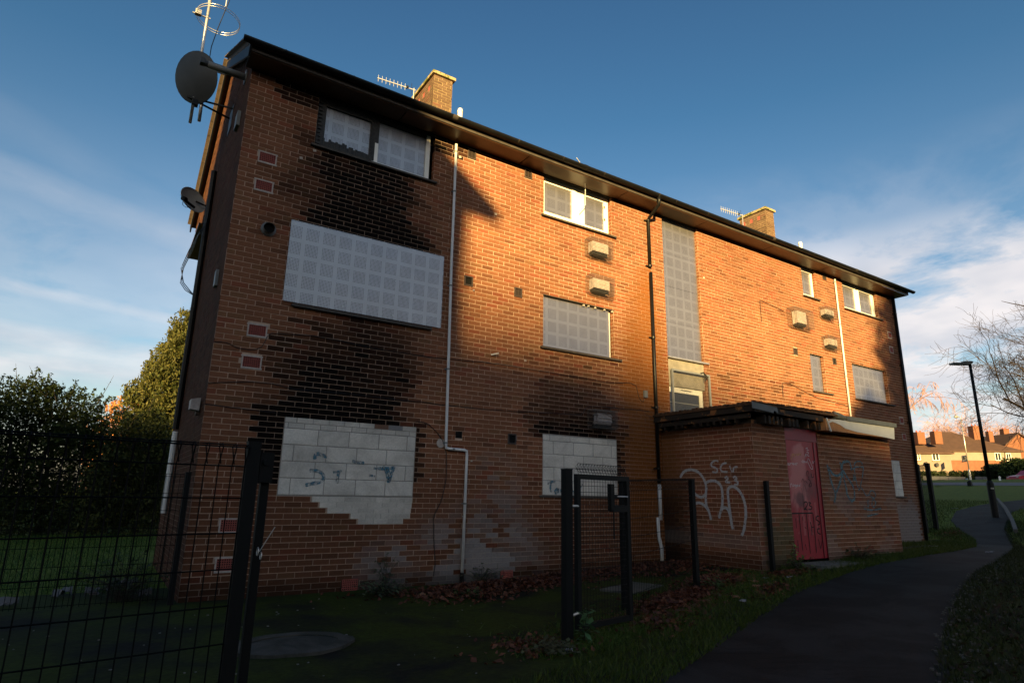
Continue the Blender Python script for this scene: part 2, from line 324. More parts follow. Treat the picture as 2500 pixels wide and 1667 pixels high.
# hillside to the south-west, behind the viewpoint: the low sun stands just above it
E_ = np.array([-SH[1], SH[0]])                                      # right-hand axis seen from the sun side
def ct(c, t): return np.array([c*E_[0]+t*SH[0], c*E_[1]+t*SH[1]])
hc = [-400, -60, -14, -8, 2, 5, 9, 12, 15, 18, 24, 34, 48, 62, 80, 140, 500]
hz = [20, 14, 6.6, 5.6, 4.9, 5.0, 4.6, 4.2, 4.4, 6.0, 8.5, 12, 15, 19, 20.5, 17, 20]
T0 = 240.0
hm = MB(); HV = []; cs = np.unique(np.concatenate([np.arange(-40, 100, 2.0), np.array(hc, float)]))
for t, fz in ((90, 0.0), (140, 0.30), (190, 0.72), (240, 1.0), (280, 1.02), (420, 1.05)):
    for c in cs:
        top = np.interp(c, hc, hz)+T0*math.tan(SUN_EL)+(fbm(c*0.35, 3.1)-0.5)*0.9
        p = ct(c, t); HV.append((p[0], p[1], top*fz-0.5 if fz < 1 else top+(t-T0)*0.1 if t > T0 else top))
n = len(cs)
hm.add(HV, [(j*n+i, j*n+i+1, (j+1)*n+i+1, (j+1)*n+i) for j in range(5) for i in range(n-1)])
MT['hill'] = mat('wooded_hillside', (0.03, 0.04, 0.015), 0.95, ns=0.3, na=0.5)
tag(hm.build('hills', MT['hill']), kind='structure')

# ------------------------------------------------------------------ brickwork
def brick_base(n):
    v = 0.88+0.26*rng.random(n)+rng.normal(0, 0.03, n); c = np.column_stack([0.192*v, 0.078*v, 0.042*v])
    k = rng.random(n); red = k < 0.09; c[red] = np.column_stack([0.20*v[red], 0.065*v[red], 0.036*v[red]])
    dk = k > 0.93; c[dk] *= 0.74; og = (k > 0.85) & (k < 0.93); c[og] = np.column_stack([0.18*v[og], 0.082*v[og], 0.042*v[og]]); return c
def stains(x, z, jit=0.0):
    """soot, rust-water stain, pale bloom, damp: 0..1 masks on the front wall (x along, z up)"""
    n = fbm(x*2.6, z*2.6, 3); n2 = fbm(x*7+3, z*7, 5); n3 = fbm(x*4.5+9, z*1.5, 15)
    soot = np.zeros_like(x)
    def plume(cx0, cx1, hw0, hw1, z0, z1, a0, a1, e=0.30):
        t = np.clip((z-z0)/(z1-z0), 0, 1); c = cx0+(cx1-cx0)*t; h = hw0+(hw1-hw0)*t
        m = 1-sstep(h-e, h+e*0.4, np.abs(x-c)+(n-0.5)*0.8+(n3-0.5)*0.35); return np.where((z >= z0-0.02), m*(a0+(a1-a0)*t)*(0.82+0.36*n3)*(1-sstep(z1-0.15, z1+0.45, z+(n-0.5)*0.9)), 0)
    soot = np.maximum(soot, plume(1.75, 1.9, 1.40, 1.0, 2.33, 3.7, 1.05, 0.78, 0.55))
    soot = np.maximum(soot, plume(1.95, 1.75, 1.25, 1.15, 5.15, 6.6, 1.05, 0.92, 0.60))
    soot = np.maximum(soot, plume(1.9, 2.0, 1.7, 2.0, 7.12, 7.9, 0.9, 1.0, 0.2)*0.95)
    soot = np.maximum(soot, plume(6.2, 6.2, 1.30, 1.0, 2.32, 3.25, 1.05, 0.40, 0.5))
    soot = np.maximum(soot, np.where((x > 0.60+(n-.5)*.12) & (x < 1.06) & (z > 1.42) & (z < 2.5), 0.97, 0))
    soot = np.maximum(soot, np.where((x > 2.94) & (x < 3.08+(n-.5)*.14) & (z > 1.5) & (z < 2.4), 0.8, 0))
    soot = np.maximum(soot, np.where((x > 7.08) & (x < 7.30) & (z > 1.6) & (z < 2.35), 0.75, 0))
    low = np.where((z > 2.9) & (z < 3.95) & (x > 0.7) & (x < 3.0), sstep(0.35, 0.62, n2)*0.8*(1-sstep(2.4, 3.0, x)), 0); soot = np.maximum(soot, low)
    low = np.where((z > 3.0) & (z < 3.9) & (x > 5.1) & (x < 7.3), sstep(0.45, 0.7, n2)*0.5, 0); soot = np.maximum(soot, low)
    low = np.where((z > 3.1) & (z < 4.2) & (x > 10.2) & (x < 13.8), sstep(0.42, 0.7, n2)*0.45, 0); soot = np.maximum(soot, low)
    hw = 0.22+0.42*sstep(6.05, 4.3, z); rust = (1-sstep(hw-0.25, hw+0.20, np.abs(x-7.93+0.5*(n-.5))))*(1-sstep(5.85, 6.15, z+(n-.5)*.3))*sstep(-0.5, 1.5, z)
    rust = np.maximum(rust, 0.75*(1-sstep(7.0, 7.3, 8.5-x+7.0))*0)
    bl = (1-sstep(0.5, 1.5, np.hypot((x-4.15)/1.0, (z-0.35)/0.75)))*sstep(0.36, 0.58, n)*1.0
    bl = np.maximum(bl, (1-sstep(0.4, 1.2, np.hypot((x-2.75)/0.6, (z-0.3)/0.45)))*sstep(0.38, 0.6, n)*0.9)
    bl = np.maximum(bl, (1-sstep(0.6, 1.4, np.hypot((x-4.4)/0.5, (z-1.35)/0.6)))*sstep(0.45, 0.65, n)*0.5)
    bl = np.maximum(bl, np.where((x > 16.5) & (x < 18.4), (1-sstep(1.0, 1.6, z+(n-.5)*.8))*0.75, 0))
    damp = (1-sstep(0.08, 0.30, z+(n-.5)*.15))*np.where(x < 9, 1, 0.5)
    return soot, rust, bl, damp
def shade_cols(c, x, z, mortar=False, algae=None):
    s, r_, b, d = stains(x, z); wv = (0.86+0.28*fbm(x*0.8, z*0.9, 61))*(0.90+0.20*fbm(x*5.0, z*0.45, 62)); c = c*wv[:, None]
    dr = 1-0.42*(1-sstep(0.2, 2.6, z+(fbm(x*1.5, z, 81)-.5)*1.2)); c = c*dr[:, None] if not mortar else c*(0.5+0.5*dr)[:, None]  # brick and mortar darker towards the ground: part dirt, part painted-in vignette
    if not mortar: s = np.clip(s*(0.98+0.14*rng.random(len(x))), 0, 1)
    c = c*(1-(s**1.5*0.45 if mortar else s*0.985))[:, None]
    rc = np.array([0.17, 0.060, 0.014]) if not mortar else np.array([0.18, 0.066, 0.017]); ra = 0.80 if not mortar else 0.62; c = c*(1-ra*r_)[:, None]+rc*(ra*r_)[:, None]*(0.75+0.5*fbm(x*3, z*1.1, 71))[:, None]
    bc = np.array([0.25, 0.235, 0.235]); c = c*(1-0.75*b)[:, None]+bc*(0.75*b)[:, None]
    return c*(1-0.62*d)[:, None]
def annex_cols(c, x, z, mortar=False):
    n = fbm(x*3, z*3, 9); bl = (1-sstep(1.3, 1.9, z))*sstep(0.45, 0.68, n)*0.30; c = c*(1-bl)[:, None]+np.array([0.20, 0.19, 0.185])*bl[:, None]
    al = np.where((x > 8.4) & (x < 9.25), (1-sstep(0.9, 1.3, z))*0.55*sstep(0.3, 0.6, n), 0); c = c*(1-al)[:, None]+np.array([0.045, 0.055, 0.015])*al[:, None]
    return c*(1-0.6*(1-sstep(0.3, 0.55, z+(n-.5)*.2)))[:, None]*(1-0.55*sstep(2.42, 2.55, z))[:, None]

class Wall:
    """coursed brickwork on a vertical plane; gathers bricks and a mortar bed, both real geometry"""
    def __init__(s, org, u, nrm, cols): s.o = np.array(org, float); s.u = np.array(u, float); s.n = np.array(nrm, float); s.cols = cols; s.b = []; s.cc = []; s.mb = MB(); s.flip = np.cross(s.u, [0, 0, 1])@s.n < 0
    def fill(s, u0, u1, z0, z1, op=(), phase=0.0, zmax=None, L=0.225, H=0.075, dep=0.012, x_of=None, mortar=True, z_off=0.0, clipf=None):
        iv_all = []
        k0 = int(math.floor((z0-z_off)/H+1e-6)); k1 = int(math.ceil((z1-z_off)/H-1e-6))
        for k in range(k0, k1):
            zc = z_off+(k+0.5)*H
            ph = phase+(0.5*L if k % 2 == 0 else 0.0); a = math.floor((u0-ph)/L)*L+ph
            uu1 = u1 if clipf is None else min(u1, clipf(zc, 1)); uu0 = u0 if clipf is None else max(u0, clipf(zc, 0))
            if uu1-uu0 < 0.05: continue
            edges = [a+i*L for i in range(int((u1-a)/L)+3)]
            for e0, e1 in zip(edges[:-1], edges[1:]):
                segs = [(max(e0, uu0), min(e1, uu1))]
                for (a0, a1, b0, b1) in op:
                    if b0 < zc < b1:
                        ns_ = []
                        for p, q in segs:
                            if q <= a0 or p >= a1: ns_.append((p, q))
                            else:
                                if p < a0: ns_.append((p, a0))
                                if q > a1: ns_.append((a1, q))
                        segs = ns_
                for p, q in segs:
                    if q-p > 0.035: iv_all.append((p, q, z_off+k*H, z_off+(k+1)*H))
        A = np.array(iv_all); m = len(A)
        if not m: return
        j = rng.normal(0, 0.0013, (m, 4)); g = 0.0050*H/0.075
        jit = rng.normal(0, 0.0011, m)
        p = A[:, 0]+0.005+j[:, 0]; q = A[:, 1]-0.005+j[:, 1]; lo = A[:, 2]+g+j[:, 2]*0.6; hi = A[:, 3]-g+j[:, 3]*0.6
        col = brick_base(m); U = (p+q)/2; Z = (lo+hi)/2; col = s.cols(col, U, Z)
        s.b.append(np.column_stack([p, q, lo, hi, jit, np.full(m, dep)])); s.cc.append(col)
        if mortar:
            us = np.unique(np.round(np.concatenate([np.arange(u0, u1, 0.15), [u1], [v for o in op for v in o[:2] if u0 < v < u1]]), 4))
            zs = np.unique(np.round(np.concatenate([np.arange(z0, z1, 0.15), [z1], [v for o in op for v in o[2:] if z0 < v < z1]]), 4))
            UU, ZZ = np.meshgrid(us, zs); x = UU.ravel(); z = ZZ.ravel(); vv = 0.9+0.2*fbm(x*5, z*5, 2)
            c = s.cols(np.column_stack([0.47*vv, 0.325*vv, 0.25*vv]), x, z, True)
            pts = s.o+x[:, None]*s.u+z[:, None]*np.array([0, 0, 1])-s.n*0.0048
            nu = len(us); f = []
            for jj in range(len(zs)-1):
                for ii in range(nu-1):
                    uc = (us[ii]+us[ii+1])/2; zc = (zs[jj]+zs[jj+1])/2
                    if any(a < uc < b and c_ < zc < d for a, b, c_, d in op): continue
                    if clipf and not (clipf(zc, 0)-0.02 <= uc <= clipf(zc, 1)+0.02): continue
                    f.append((jj*nu+ii, jj*nu+ii+1, (jj+1)*nu+ii+1, (jj+1)*nu+ii) if not s.flip else (jj*nu+ii, (jj+1)*nu+ii, (jj+1)*nu+ii+1, jj*nu+ii+1))
            s.mb.add(pts, f, c)
    def corners(s):
        A = np.concatenate(s.b); C = np.concatenate(s.cc); up = np.array([0, 0, 1.])
        def P(uu, zz, d): return s.o+uu[:, None]*s.u+zz[:, None]*up+d[:, None]*s.n
        p, q, lo, hi, j, dep = A.T; fr = j; bk = -dep
        V = np.stack([P(p, lo, fr), P(q, lo, fr), P(q, hi, fr), P(p, hi, fr), P(p, lo, bk), P(q, lo, bk), P(q, hi, bk), P(p, hi, bk)], 1)
        f = np.array([(0, 1, 2, 3), (0, 4, 5, 1), (1, 5, 6, 2), (2, 6, 7, 3), (3, 7, 4, 0)])
        if s.flip: f = f[:, ::-1]
        return V, f, C
def emit_bricks(walls, parent, nmax=300, name='brick', pool_name='brick', mt='brick', exclude=None):
    VS = []; FS = []; CS = []; SZ = []
    for w in walls:
        V, f, C = w.corners(); c = V[:, :4].mean(1); d = c-CAM; dist = np.linalg.norm(d, axis=1); wd = d@_f
        X = 1250+F*(d@_r)/wd; Y = 833.5-F*(d@_u)/wd; vis = (wd > 0) & (X > 0) & (X < 2500) & (Y > 0) & (Y < 1667)
        a = V[:, 1]-V[:, 0]; b = V[:, 3]-V[:, 0]; cr = np.cross(a, b); sz = np.abs((cr*d).sum(1))/dist**3
        sz = np.where(vis & ((w.n*d).sum(1) < 0), sz, 0)
        if exclude is not None: sz = np.where(exclude(c), 0, sz)
        VS.append(V); CS.append(C); SZ.append(sz); FS.append([f]*len(V))
    V = np.concatenate(VS); C = np.concatenate(CS); S = np.concatenate(SZ); Fl = [x for y in FS for x in y]
    order = np.argsort(-S); top = set(int(i) for i in order[:nmax] if S[i] > 0)
    for i in sorted(top, key=lambda i: -S[i]):
        m = MB(); m.add(V[i], Fl[i].tolist(), C[i]); m.build(name, MT[mt], parent)
    rest = MB()
    for i in range(len(V)):
        if i not in top: rest.v.append(V[i]); rest.f.extend((Fl[i]+rest.n).tolist()); rest.n += 8; rest.c.append(np.tile(C[i], (8, 1)))
    if rest.n: tag(rest.build(pool_name, MT[mt], parent), kind='stuff')

# ------------------------------------------------------------------ the derelict block of flats
LX = 18.62; DY = 6.6; ZT = 7.425
B = thing('apartment_block', 'derelict three storey orange brick block of flats with boarded windows and soot stains', 'building', (0, 0, 0))
OP = {  # front wall openings x0,x1,z0,z1
 'A': (1.0125, 3.0375, 6.525, 7.43), 'C': (1.0125, 2.975, 1.275, 2.325), 'Bw': (1.0125, 3.0375, 4.05, 4.95), 'D': (5.375, 7.10, 6.525, 7.43), 'E': (5.375, 7.10, 3.975, 4.95),
 'Fw': (5.375, 7.10, 1.35, 2.40), 'G': (8.60, 9.74, 2.85, 7.43), 'H': (13.83, 14.46, 6.60, 7.43), 'I': (15.79, 17.62, 6.60, 7.43),
 'J': (13.83, 14.46, 4.05, 5.025), 'K': (15.80, 17.62, 4.05, 5.025), 'L': (17.02, 17.69, 1.50, 2.475)}
steps = [(1.486, 1.20, 1.275, 2.975), (1.596, 1.125, 1.20, 2.967), (1.71, 1.05, 1.125, 2.958), (2.045, 0.975, 1.05, 2.950), (2.16, 0.90, 0.975, 2.842)]
ops = list(OP.values())+[(a, d, b, c) for a, b, c, d in steps]
VENTS = [(3.765, 7.30), (5.004, 7.30), (3.793, 4.89), (4.814, 4.885), (4.736, 2.264), (13.206, 4.986), (14.944, 4.964), (14.913, 7.34)]
AIRB = [(0.369, 6.08, 1), (0.368, 5.63, 1), (0.519, 3.48, 1), (0.496, 3.03, 1), (0.48, 0.90, 1), (0.49, 0.43, 1), (2.11, 0.10, 0), (4.68, 0.10, 0), (18.12, 6.19, 2), (18.10, 5.73, 2), (18.13, 3.64, 2), (18.14, 3.17, 2)]
ops += [(x-0.085, x+0.085, z-0.09, z+0.09) for x, z in VENTS]
ops += [(x-(0.125 if k < 2 else 0.10), x+(0.125 if k < 2 else 0.10), z-0.085, z+0.085) for x, z, k in AIRB]
ops += [(3.66, 3.78, 2.21, 2.32)]
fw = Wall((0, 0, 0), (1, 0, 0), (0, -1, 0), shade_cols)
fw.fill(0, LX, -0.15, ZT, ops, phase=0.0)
# gable end and the brick returns of the openings
def gclip(z, side): return -1 if side == 0 else (4.6 if z < 6.9 else 3.3+(9.70-z)/0.58-0.05)
def gclip0(z, side):
    if side: return gclip(z, 1)
    return 0.0 if z < 7.5 else 3.3-(9.70-z)/0.58+0.05
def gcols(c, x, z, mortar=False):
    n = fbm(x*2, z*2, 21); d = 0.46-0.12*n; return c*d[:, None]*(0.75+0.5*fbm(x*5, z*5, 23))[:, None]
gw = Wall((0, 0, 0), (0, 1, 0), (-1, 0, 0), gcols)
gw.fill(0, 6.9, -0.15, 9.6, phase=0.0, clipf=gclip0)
walls = [fw, gw]
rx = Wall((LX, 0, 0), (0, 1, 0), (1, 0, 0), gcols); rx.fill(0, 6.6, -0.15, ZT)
for kx in ('A', 'Bw', 'D', 'E', 'G', 'H', 'I', 'J', 'K'):
    x0, x1, z0, z1 = OP[kx]
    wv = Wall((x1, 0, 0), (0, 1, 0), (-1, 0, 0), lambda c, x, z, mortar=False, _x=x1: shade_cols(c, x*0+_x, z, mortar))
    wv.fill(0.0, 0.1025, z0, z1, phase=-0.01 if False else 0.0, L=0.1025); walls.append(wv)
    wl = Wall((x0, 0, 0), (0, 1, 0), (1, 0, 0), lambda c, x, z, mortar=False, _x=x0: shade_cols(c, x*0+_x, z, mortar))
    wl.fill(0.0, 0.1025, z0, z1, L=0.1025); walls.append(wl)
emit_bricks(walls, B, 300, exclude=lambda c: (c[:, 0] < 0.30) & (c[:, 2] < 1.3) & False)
mo = MB()
for w in walls+[rx]:
    for v, c in zip(w.mb.v, w.mb.c): pass
    base = mo.n; mo.v += w.mb.v; mo.c += w.mb.c; mo.f += [tuple(i+base for i in q) for q in w.mb.f]; mo.n += w.mb.n
rxo = rx.corners()
mo.build('wall', MT['mortar'], B)
# inner leaf closing the openings and the building body
part('inner_wall', MT['void'], B, lambda m: (m.box((0.02, 0.30, 0), (LX-0.02, 0.34, 7.4)), m.box((0.02, 0.34, -0.1), (LX-0.02, 4.55, 7.35)), m.box((0.3, 4.6, 6.7), (LX, 6.5, 7.4))))
# roof: two slopes, ridge, tiles at the verge
RS = 0.58; EY = -0.46; EZ = 7.60; RY = 3.3; RZ = EZ+(RY-EY)*RS; BY = 7.06
def roofm(m):
    for x0, x1 in ((-0.12, LX+0.12),):
        a = [(x0, EY, EZ), (x1, EY, EZ), (x1, RY, RZ), (x0, RY, RZ), (x1, BY, EZ), (x0, BY, EZ)]
        b = [(x, y, z-0.09) for x, y, z in a]
        m.add(a+b, [(0, 1, 2, 3), (3, 2, 4, 5), (6, 9, 8, 7), (9, 11, 10, 8), (0, 6, 7, 1), (0, 3, 9, 6), (3, 5, 11, 9), (1, 7, 8, 2), (2, 8, 10, 4), (5, 4, 10, 11)])
part('roof', MT['slate'], B, roofm)
nt_ = 24
for i in range(nt_):                                               # tile ends along the left verge
    t0 = i/nt_
    for sgn in (0, 1):
        def fn(m, t0=t0, sgn=sgn):
            y0 = (EY-0.03)+(RY-EY)*t0; y1 = y0+(RY-EY)/nt_*0.96; z0 = EZ+(y0-EY)*RS; z1 = EZ+(y1-EY)*RS
            if sgn: y0, y1 = 2*RY-y0, 2*RY-y1
            c = np.array([-0.02, (y0+y1)/2, (z0+z1)/2+0.012+0.008*hash2(i, sgn)]); d = np.array([0, (y1-y0)/2, (z1-z0)/2]); nrm = np.array([0, -d[2], d[1]]); nrm /= np.linalg.norm(nrm)*np.sign(nrm[2])
            m.obox(c, (0.16, 0, 0), d, nrm*0.011)
        part('roof_tile', MT['slate'], B, fn)
part('bargeboard', MT['black_paint'], B, lambda m: [m.bar((-0.10, EY+0.05, EZ-0.16), (-0.10, RY, RZ-0.17), 0.03, 0.16), m.bar((-0.10, RY, RZ-0.17), (-0.10, BY, EZ-0.16), 0.03, 0.16)])
part('fascia', MT['fascia'], B, lambda m: m.box((-0.10, -0.405, 7.452), (LX+0.12, -0.385, 7.60)))
part('soffit', MT['soffit'], B, lambda m: [m.box((x, -0.384, 7.440), (min(x+2.42, LX+0.10), -0.003, 7.450)) for x in np.arange(-0.09, LX, 2.44)])
part('eaves_closer', MT['void'], B, lambda m: m.box((0.0, 0.004, 7.424), (LX, 0.30, 7.66)))
part('rear_soffit', MT['soffit'], B, lambda m: m.box((-0.09, 4.7, 6.70), (LX, 7.0, 6.74)))
# half-round gutter with joints and brackets
def gutter(m):
    a = np.linspace(math.pi, 2*math.pi, 11); P = [(-0.475+0.062*math.cos(t), 7.575+0.062*math.sin(t)) for t in a]; Q = [(-0.475+0.055*math.cos(t), 7.575+0.055*math.sin(t)) for t in a[::-1]]
    L = P+Q; n = len(L); x0, x1 = -0.215, LX+0.30
    m.add([(x0, y, z) for y, z in L]+[(x1, y, z) for y, z in L], [(i, (i+1) % n, n+(i+1) % n, n+i) for i in range(n)]+[tuple(range(n))[::-1], tuple(range(n, 2*n))])
    for x, s in ((x0, 1), (x1, -1)):
        m.add([(x, y, z) for y, z in P], [tuple(range(11))]); m.add([(x+0.004*s, y, z) for y, z in P], [tuple(range(11))[::-1]])
part('gutter', MT['gutter'], B, gutter)
def gband(m, x, w=0.035, r=0.068):
    a = np.linspace(math.pi*0.98, 2.02*math.pi, 12); m.add([(xx, -0.475+r*math.cos(t), 7.575+r*math.sin(t)) for xx in (x, x+w) for t in a], [(i, i+1, 13+i, 12+i) for i in range(11)])
for x in np.concatenate([np.arange(0.35, 18.6, 1.02), [3.1, 5.95, 8.0, 11.9, 15.6]]): part('gutter_bracket', MT['fascia'] if hash2(x, 2) > .5 else MT['gutter'], B, lambda m: gband(m, x, 0.012 if x not in (3.1, 5.95, 11.9, 15.6) else 0.10, 0.0655))
# downpipes
dp = [(8.03, -0.475, 7.52), (8.03, -0.475, 7.43), (8.05, -0.44, 7.36), (8.11, -0.10, 7.22), (8.12, -0.055, 7.16), (8.12, -0.055, 6.10)]
part('downpipe', MT['gutter'], B, lambda m: m.tube(dp, 0.036, 12), True)
part('downpipe', MT['gutter'], B, lambda m: m.tube([(8.135, -0.055, 5.98), (8.135, -0.055, 1.62)], 0.036, 12), True)
part('downpipe', MT['wpipe'], B, lambda m: (m.tube([(8.135, -0.055, 1.60), (8.14, -0.055, 0.93)], 0.036, 10), m.tube([(8.06, -0.055, 0.98), (8.07, -0.055, 0.62), (8.13, -0.055, 0.42), (8.13, -0.055, 0.16)], 0.033, 10)), True)
part('downpipe', MT['gutter'], B, lambda m: m.tube([(18.52, -0.055, 7.44), (18.50, -0.055, 0.28)], 0.042, 12), True)
for x, z, s in [(8.12, 6.12, .05), (8.12, 7.17, .05), (8.135, 4.55, .05), (8.135, 3.1, .05), (8.135, 1.9, .05), (18.52, 6.9, .05), (18.51, 5.3, .05), (18.51, 3.6, .05), (18.50, 1.9, .05)]:
    part('pipe_bracket', MT['gutter'], B, lambda m: (m.tube([(x, -0.055, z-0.018), (x, -0.055, z+0.018)], 0.045, 12), m.box((x-0.085, -0.035, z-0.012), (x+0.06, -0.003, z+0.012))))
# white gas pipes
part('gas_pipe', MT['wpipe'], B, lambda m: m.tube([(3.425, -0.04, 7.37), (3.43, -0.04, 5.2), (3.475, -0.04, 2.10), (3.48, -0.04, 2.045), (3.53, -0.04, 2.03), (3.80, -0.04, 2.025), (3.85, -0.04, 2.01), (3.856, -0.04, 1.95), (3.845, -0.04, 0.18)], 0.0235, 10), True)
part('gas_pipe', MT['wpipe'], B, lambda m: m.tube([(15.365, -0.04, 7.36), (15.36, -0.04, 3.2)], 0.0235, 10), True)
for x, z in [(3.425, 7.22), (3.43, 6.45), (3.44, 4.72), (3.45, 3.3), (3.475, 2.12), (3.85, 1.2), (15.365, 6.05), (15.36, 4.6), (15.36, 7.28), (3.61, 2.03)]:
    part('pipe_clip', MT['grey_plastic'], B, lambda m: (m.tube([(x, -0.04, z-0.012), (x, -0.04, z+0.012)], 0.031, 10), m.box((x-0.045, -0.03, z-0.010), (x+0.0, -0.003, z+0.010))))
part('pipe_stub', MT['black_paint'], B, lambda m: m.tube([(3.845, -0.04, 0.18), (3.84, -0.04, -0.05)], 0.032, 8))
# vents and air bricks
for i, (x, z) in enumerate(VENTS):
    def fn(m):
        m.box((x-0.083, -0.012, z-0.088), (x+0.083, 0.012, z-0.066)); m.box((x-0.083, -0.012, z+0.066), (x+0.083, 0.012, z+0.088))
        m.box((x-0.083, -0.012, z-0.066), (x-0.062, 0.012, z+0.066)); m.box((x+0.062, -0.012, z-0.066), (x+0.083, 0.012, z+0.066))
    v = part('vent', MT['vent'], B, fn)
    part('vent_grille', MT['void'] if i in (2, 4, 6) else MT['vent'], v, lambda m: [m.box((x-0.062, 0.010, z-0.066), (x+0.062, 0.02, z+0.066))]+([] if i in (2, 4, 6) else [m.box((x-0.062, -0.004, z-0.062+k*0.021), (x+0.062, 0.008, z-0.053+k*0.021)) for k in range(6)]+[m.box((x-0.004, -0.008, z-0.06), (x+0.004, 0.0, z+0.06))]))
for x, z, kd in AIRB:
    w = 0.1075 if kd < 2 else 0.083; h = 0.070
    def fn(m):
        nx, nz = (8, 5) if kd < 2 else (6, 5); bx = 2*w/nx; bz = 2*h/nz
        for i in range(nx+1): m.box((x-w+i*bx-bx*0.17, -0.006, z-h), (x-w+i*bx+bx*0.17, 0.012, z+h))
        for i in range(nz+1): m.box((x-w, -0.0045, z-h+i*bz-bz*0.17), (x+w, 0.012, z-h+i*bz+bz*0.17))
    a = part('air_brick', MT['terracotta'], B, fn); part('air_brick_void', MT['void'], a, lambda m: m.box((x-w, 0.013, z-h), (x+w, 0.03, z+h)))
    if kd:
        o_ = 0.022 if kd == 1 else 0.018
        part('mortar_surround', MT['pale_render'], B, lambda m: (m.box((x-w-o_-.012, -0.009, z+h+.002), (x+w+o_+.008, 0.006, z+h+o_)), m.box((x-w-o_, -0.009, z-h-o_-.004), (x+w+o_+.01, 0.006, z-h-.002)), m.box((x-w-o_, -0.010, z-h-.01), (x-w-.004, 0.006, z+h+.01)), m.box((x+w+.004, -0.010, z-h-.006), (x+w+o_, 0.006, z+h+.006))))
part('wall_hole', MT['void'], B, lambda m: m.box((3.66, 0.012, 2.21), (3.78, 0.03, 2.32)))
part('wall_plate', MT['pale_render'], B, lambda m: m.tube([(3.40, -0.001, 2.11), (3.40, -0.010, 2.11)], 0.07, 14))
part('flue_stub', MT['grey_plastic'], B, lambda m: (m.tube([(0.50, -0.002, 4.98), (0.50, -0.025, 4.98)], 0.105, 20), m.tube([(0.50, -0.02, 4.98), (0.50, -0.09, 4.98)], [0.085, 0.078], 20, cap=False)), True)
part('flue_stub_mouth', MT['void'], B, lambda m: m.tube([(0.50, -0.026, 4.98), (0.50, -0.028, 4.98)], 0.078, 20))
part('spacer_lintel', MT['sill'], B, lambda m: m.box((5.36, -0.012, 4.952), (7.12, 0.10, 4.966)))

# ------------------------------------------------------------------ windows, screens and infill
def perf(name, parent, x0, x1, z0, z1, Y, uo=0.0, vo=0.0, lab=None, th=0.003):
    m = MB(); m.box((x0, Y, z0), (x1, Y+th, z1)); o = m.build(name, MT['perf'], parent); me = o.data
    uv = me.uv_layers.new(name='UVMap'); off = ORG[o.name]
    for lp in me.loops:
        v = me.vertices[lp.vertex_index].co; uv.data[lp.index].uv = (v.x+off[0]-x0+uo, v.z+off[2]-z0+vo)
    return tag(o, lab)
def frame_box(m, x0, x1, z0, z1, w, Y0, Y1):
    m.box((x0, Y0, z0), (x0+w, Y1, z1)); m.box((x1-w, Y0, z0), (x1, Y1, z1)); m.box((x0+w, Y0, z0), (x1-w, Y1, z0+w)); m.box((x0+w, Y0, z1-w), (x1-w, Y1, z1))
def sill(parent, x0, x1, z, h=0.028, out=0.055, mt='sill'):
    part('sill', MT[mt], parent, lambda m: (m.box((x0, -out, z-h), (x1, 0.07, z)), m.box((x0, -out-0.004, z-h-0.006), (x1, -out+0.012, z-h*0.3))))
# A: burnt three-light top window on the left
wA = part('window', MT['upvc'], B, lambda m: (m.box((1.93, 0.072, 6.535), (2.975, 0.132, 6.61)), m.box((2.90, 0.072, 6.61), (2.975, 0.132, 7.42)), m.box((1.98, 0.072, 6.61), (2.045, 0.132, 6.95)), m.box((1.50, 0.0735, 6.537), (1.93, 0.132, 6.60))))
tag(wA, 'white window frame burnt black on its left side')
def burnt(m):
    for k in range(26):
        t = k/26; x = 1.03+0.92*t; hh = 0.05+0.12*(1-t)*hash2(k, 3)
        m.box((x, 0.05+0.02*hash2(k, 7), 6.60-0.03*t), (x+0.034, 0.10, 6.63+hh))
    m.box((1.03, 0.068, 6.53), (1.16, 0.13, 7.43)); m.box((1.90, 0.066, 6.62), (1.985, 0.135, 7.43)); m.box((1.98, 0.0715, 6.95), (2.045, 0.131, 7.43)); m.box((1.16, 0.06, 7.30), (1.90, 0.13, 7.43)); m.box((2.045, 0.066, 7.36), (2.90, 0.131, 7.43))
    m.box((1.03, 0.07, 6.532), (1.50, 0.13, 6.60))
    for k in range(12): z = 6.6+0.065*k; m.box((1.035, 0.045, z), (1.035+0.05+0.03*hash2(k, 9), 0.07, z+0.02)); m.box((1.90, 0.055, z), (1.93+0.02*hash2(k, 5), 0.068, z+0.03))
part('burnt_frame', MT['burnt'], wA, burnt)
perf('perforated_panel', wA, 1.155, 1.905, 6.66, 7.30, 0.098, 0.13, 0.02); perf('perforated_panel', wA, 2.042, 2.905, 6.61, 7.36, 0.100, 0.02, 0.0)
sill(wA, 0.955, 3.085, 6.526)
# big screen B
wB = part('window', MT['upvc'], B, lambda m: frame_box(m, 1.03, 3.02, 4.06, 4.94, 0.06, 0.08, 0.13))
perf('perforated_panel', wB, 0.80, 3.30, 3.965, 5.212, -0.022, 0.02, 0.025)
sill(wB, 0.93, 3.13, 3.940, 0.032)
part('panel_spacer', MT['sill'], wB, lambda m: [m.box((x, -0.019, 4.96), (x+0.05, -0.003, 5.0)) for x in (0.9, 2.0, 3.15)])
for x in (0.86, 1.66, 2.46, 3.24):
    for z in (4.03, 4.60, 5.16): part('fixing_bolt', MT['galv'], wB, lambda m: m.tube([(x, -0.023, z), (x, -0.030, z)], 0.012, 8))
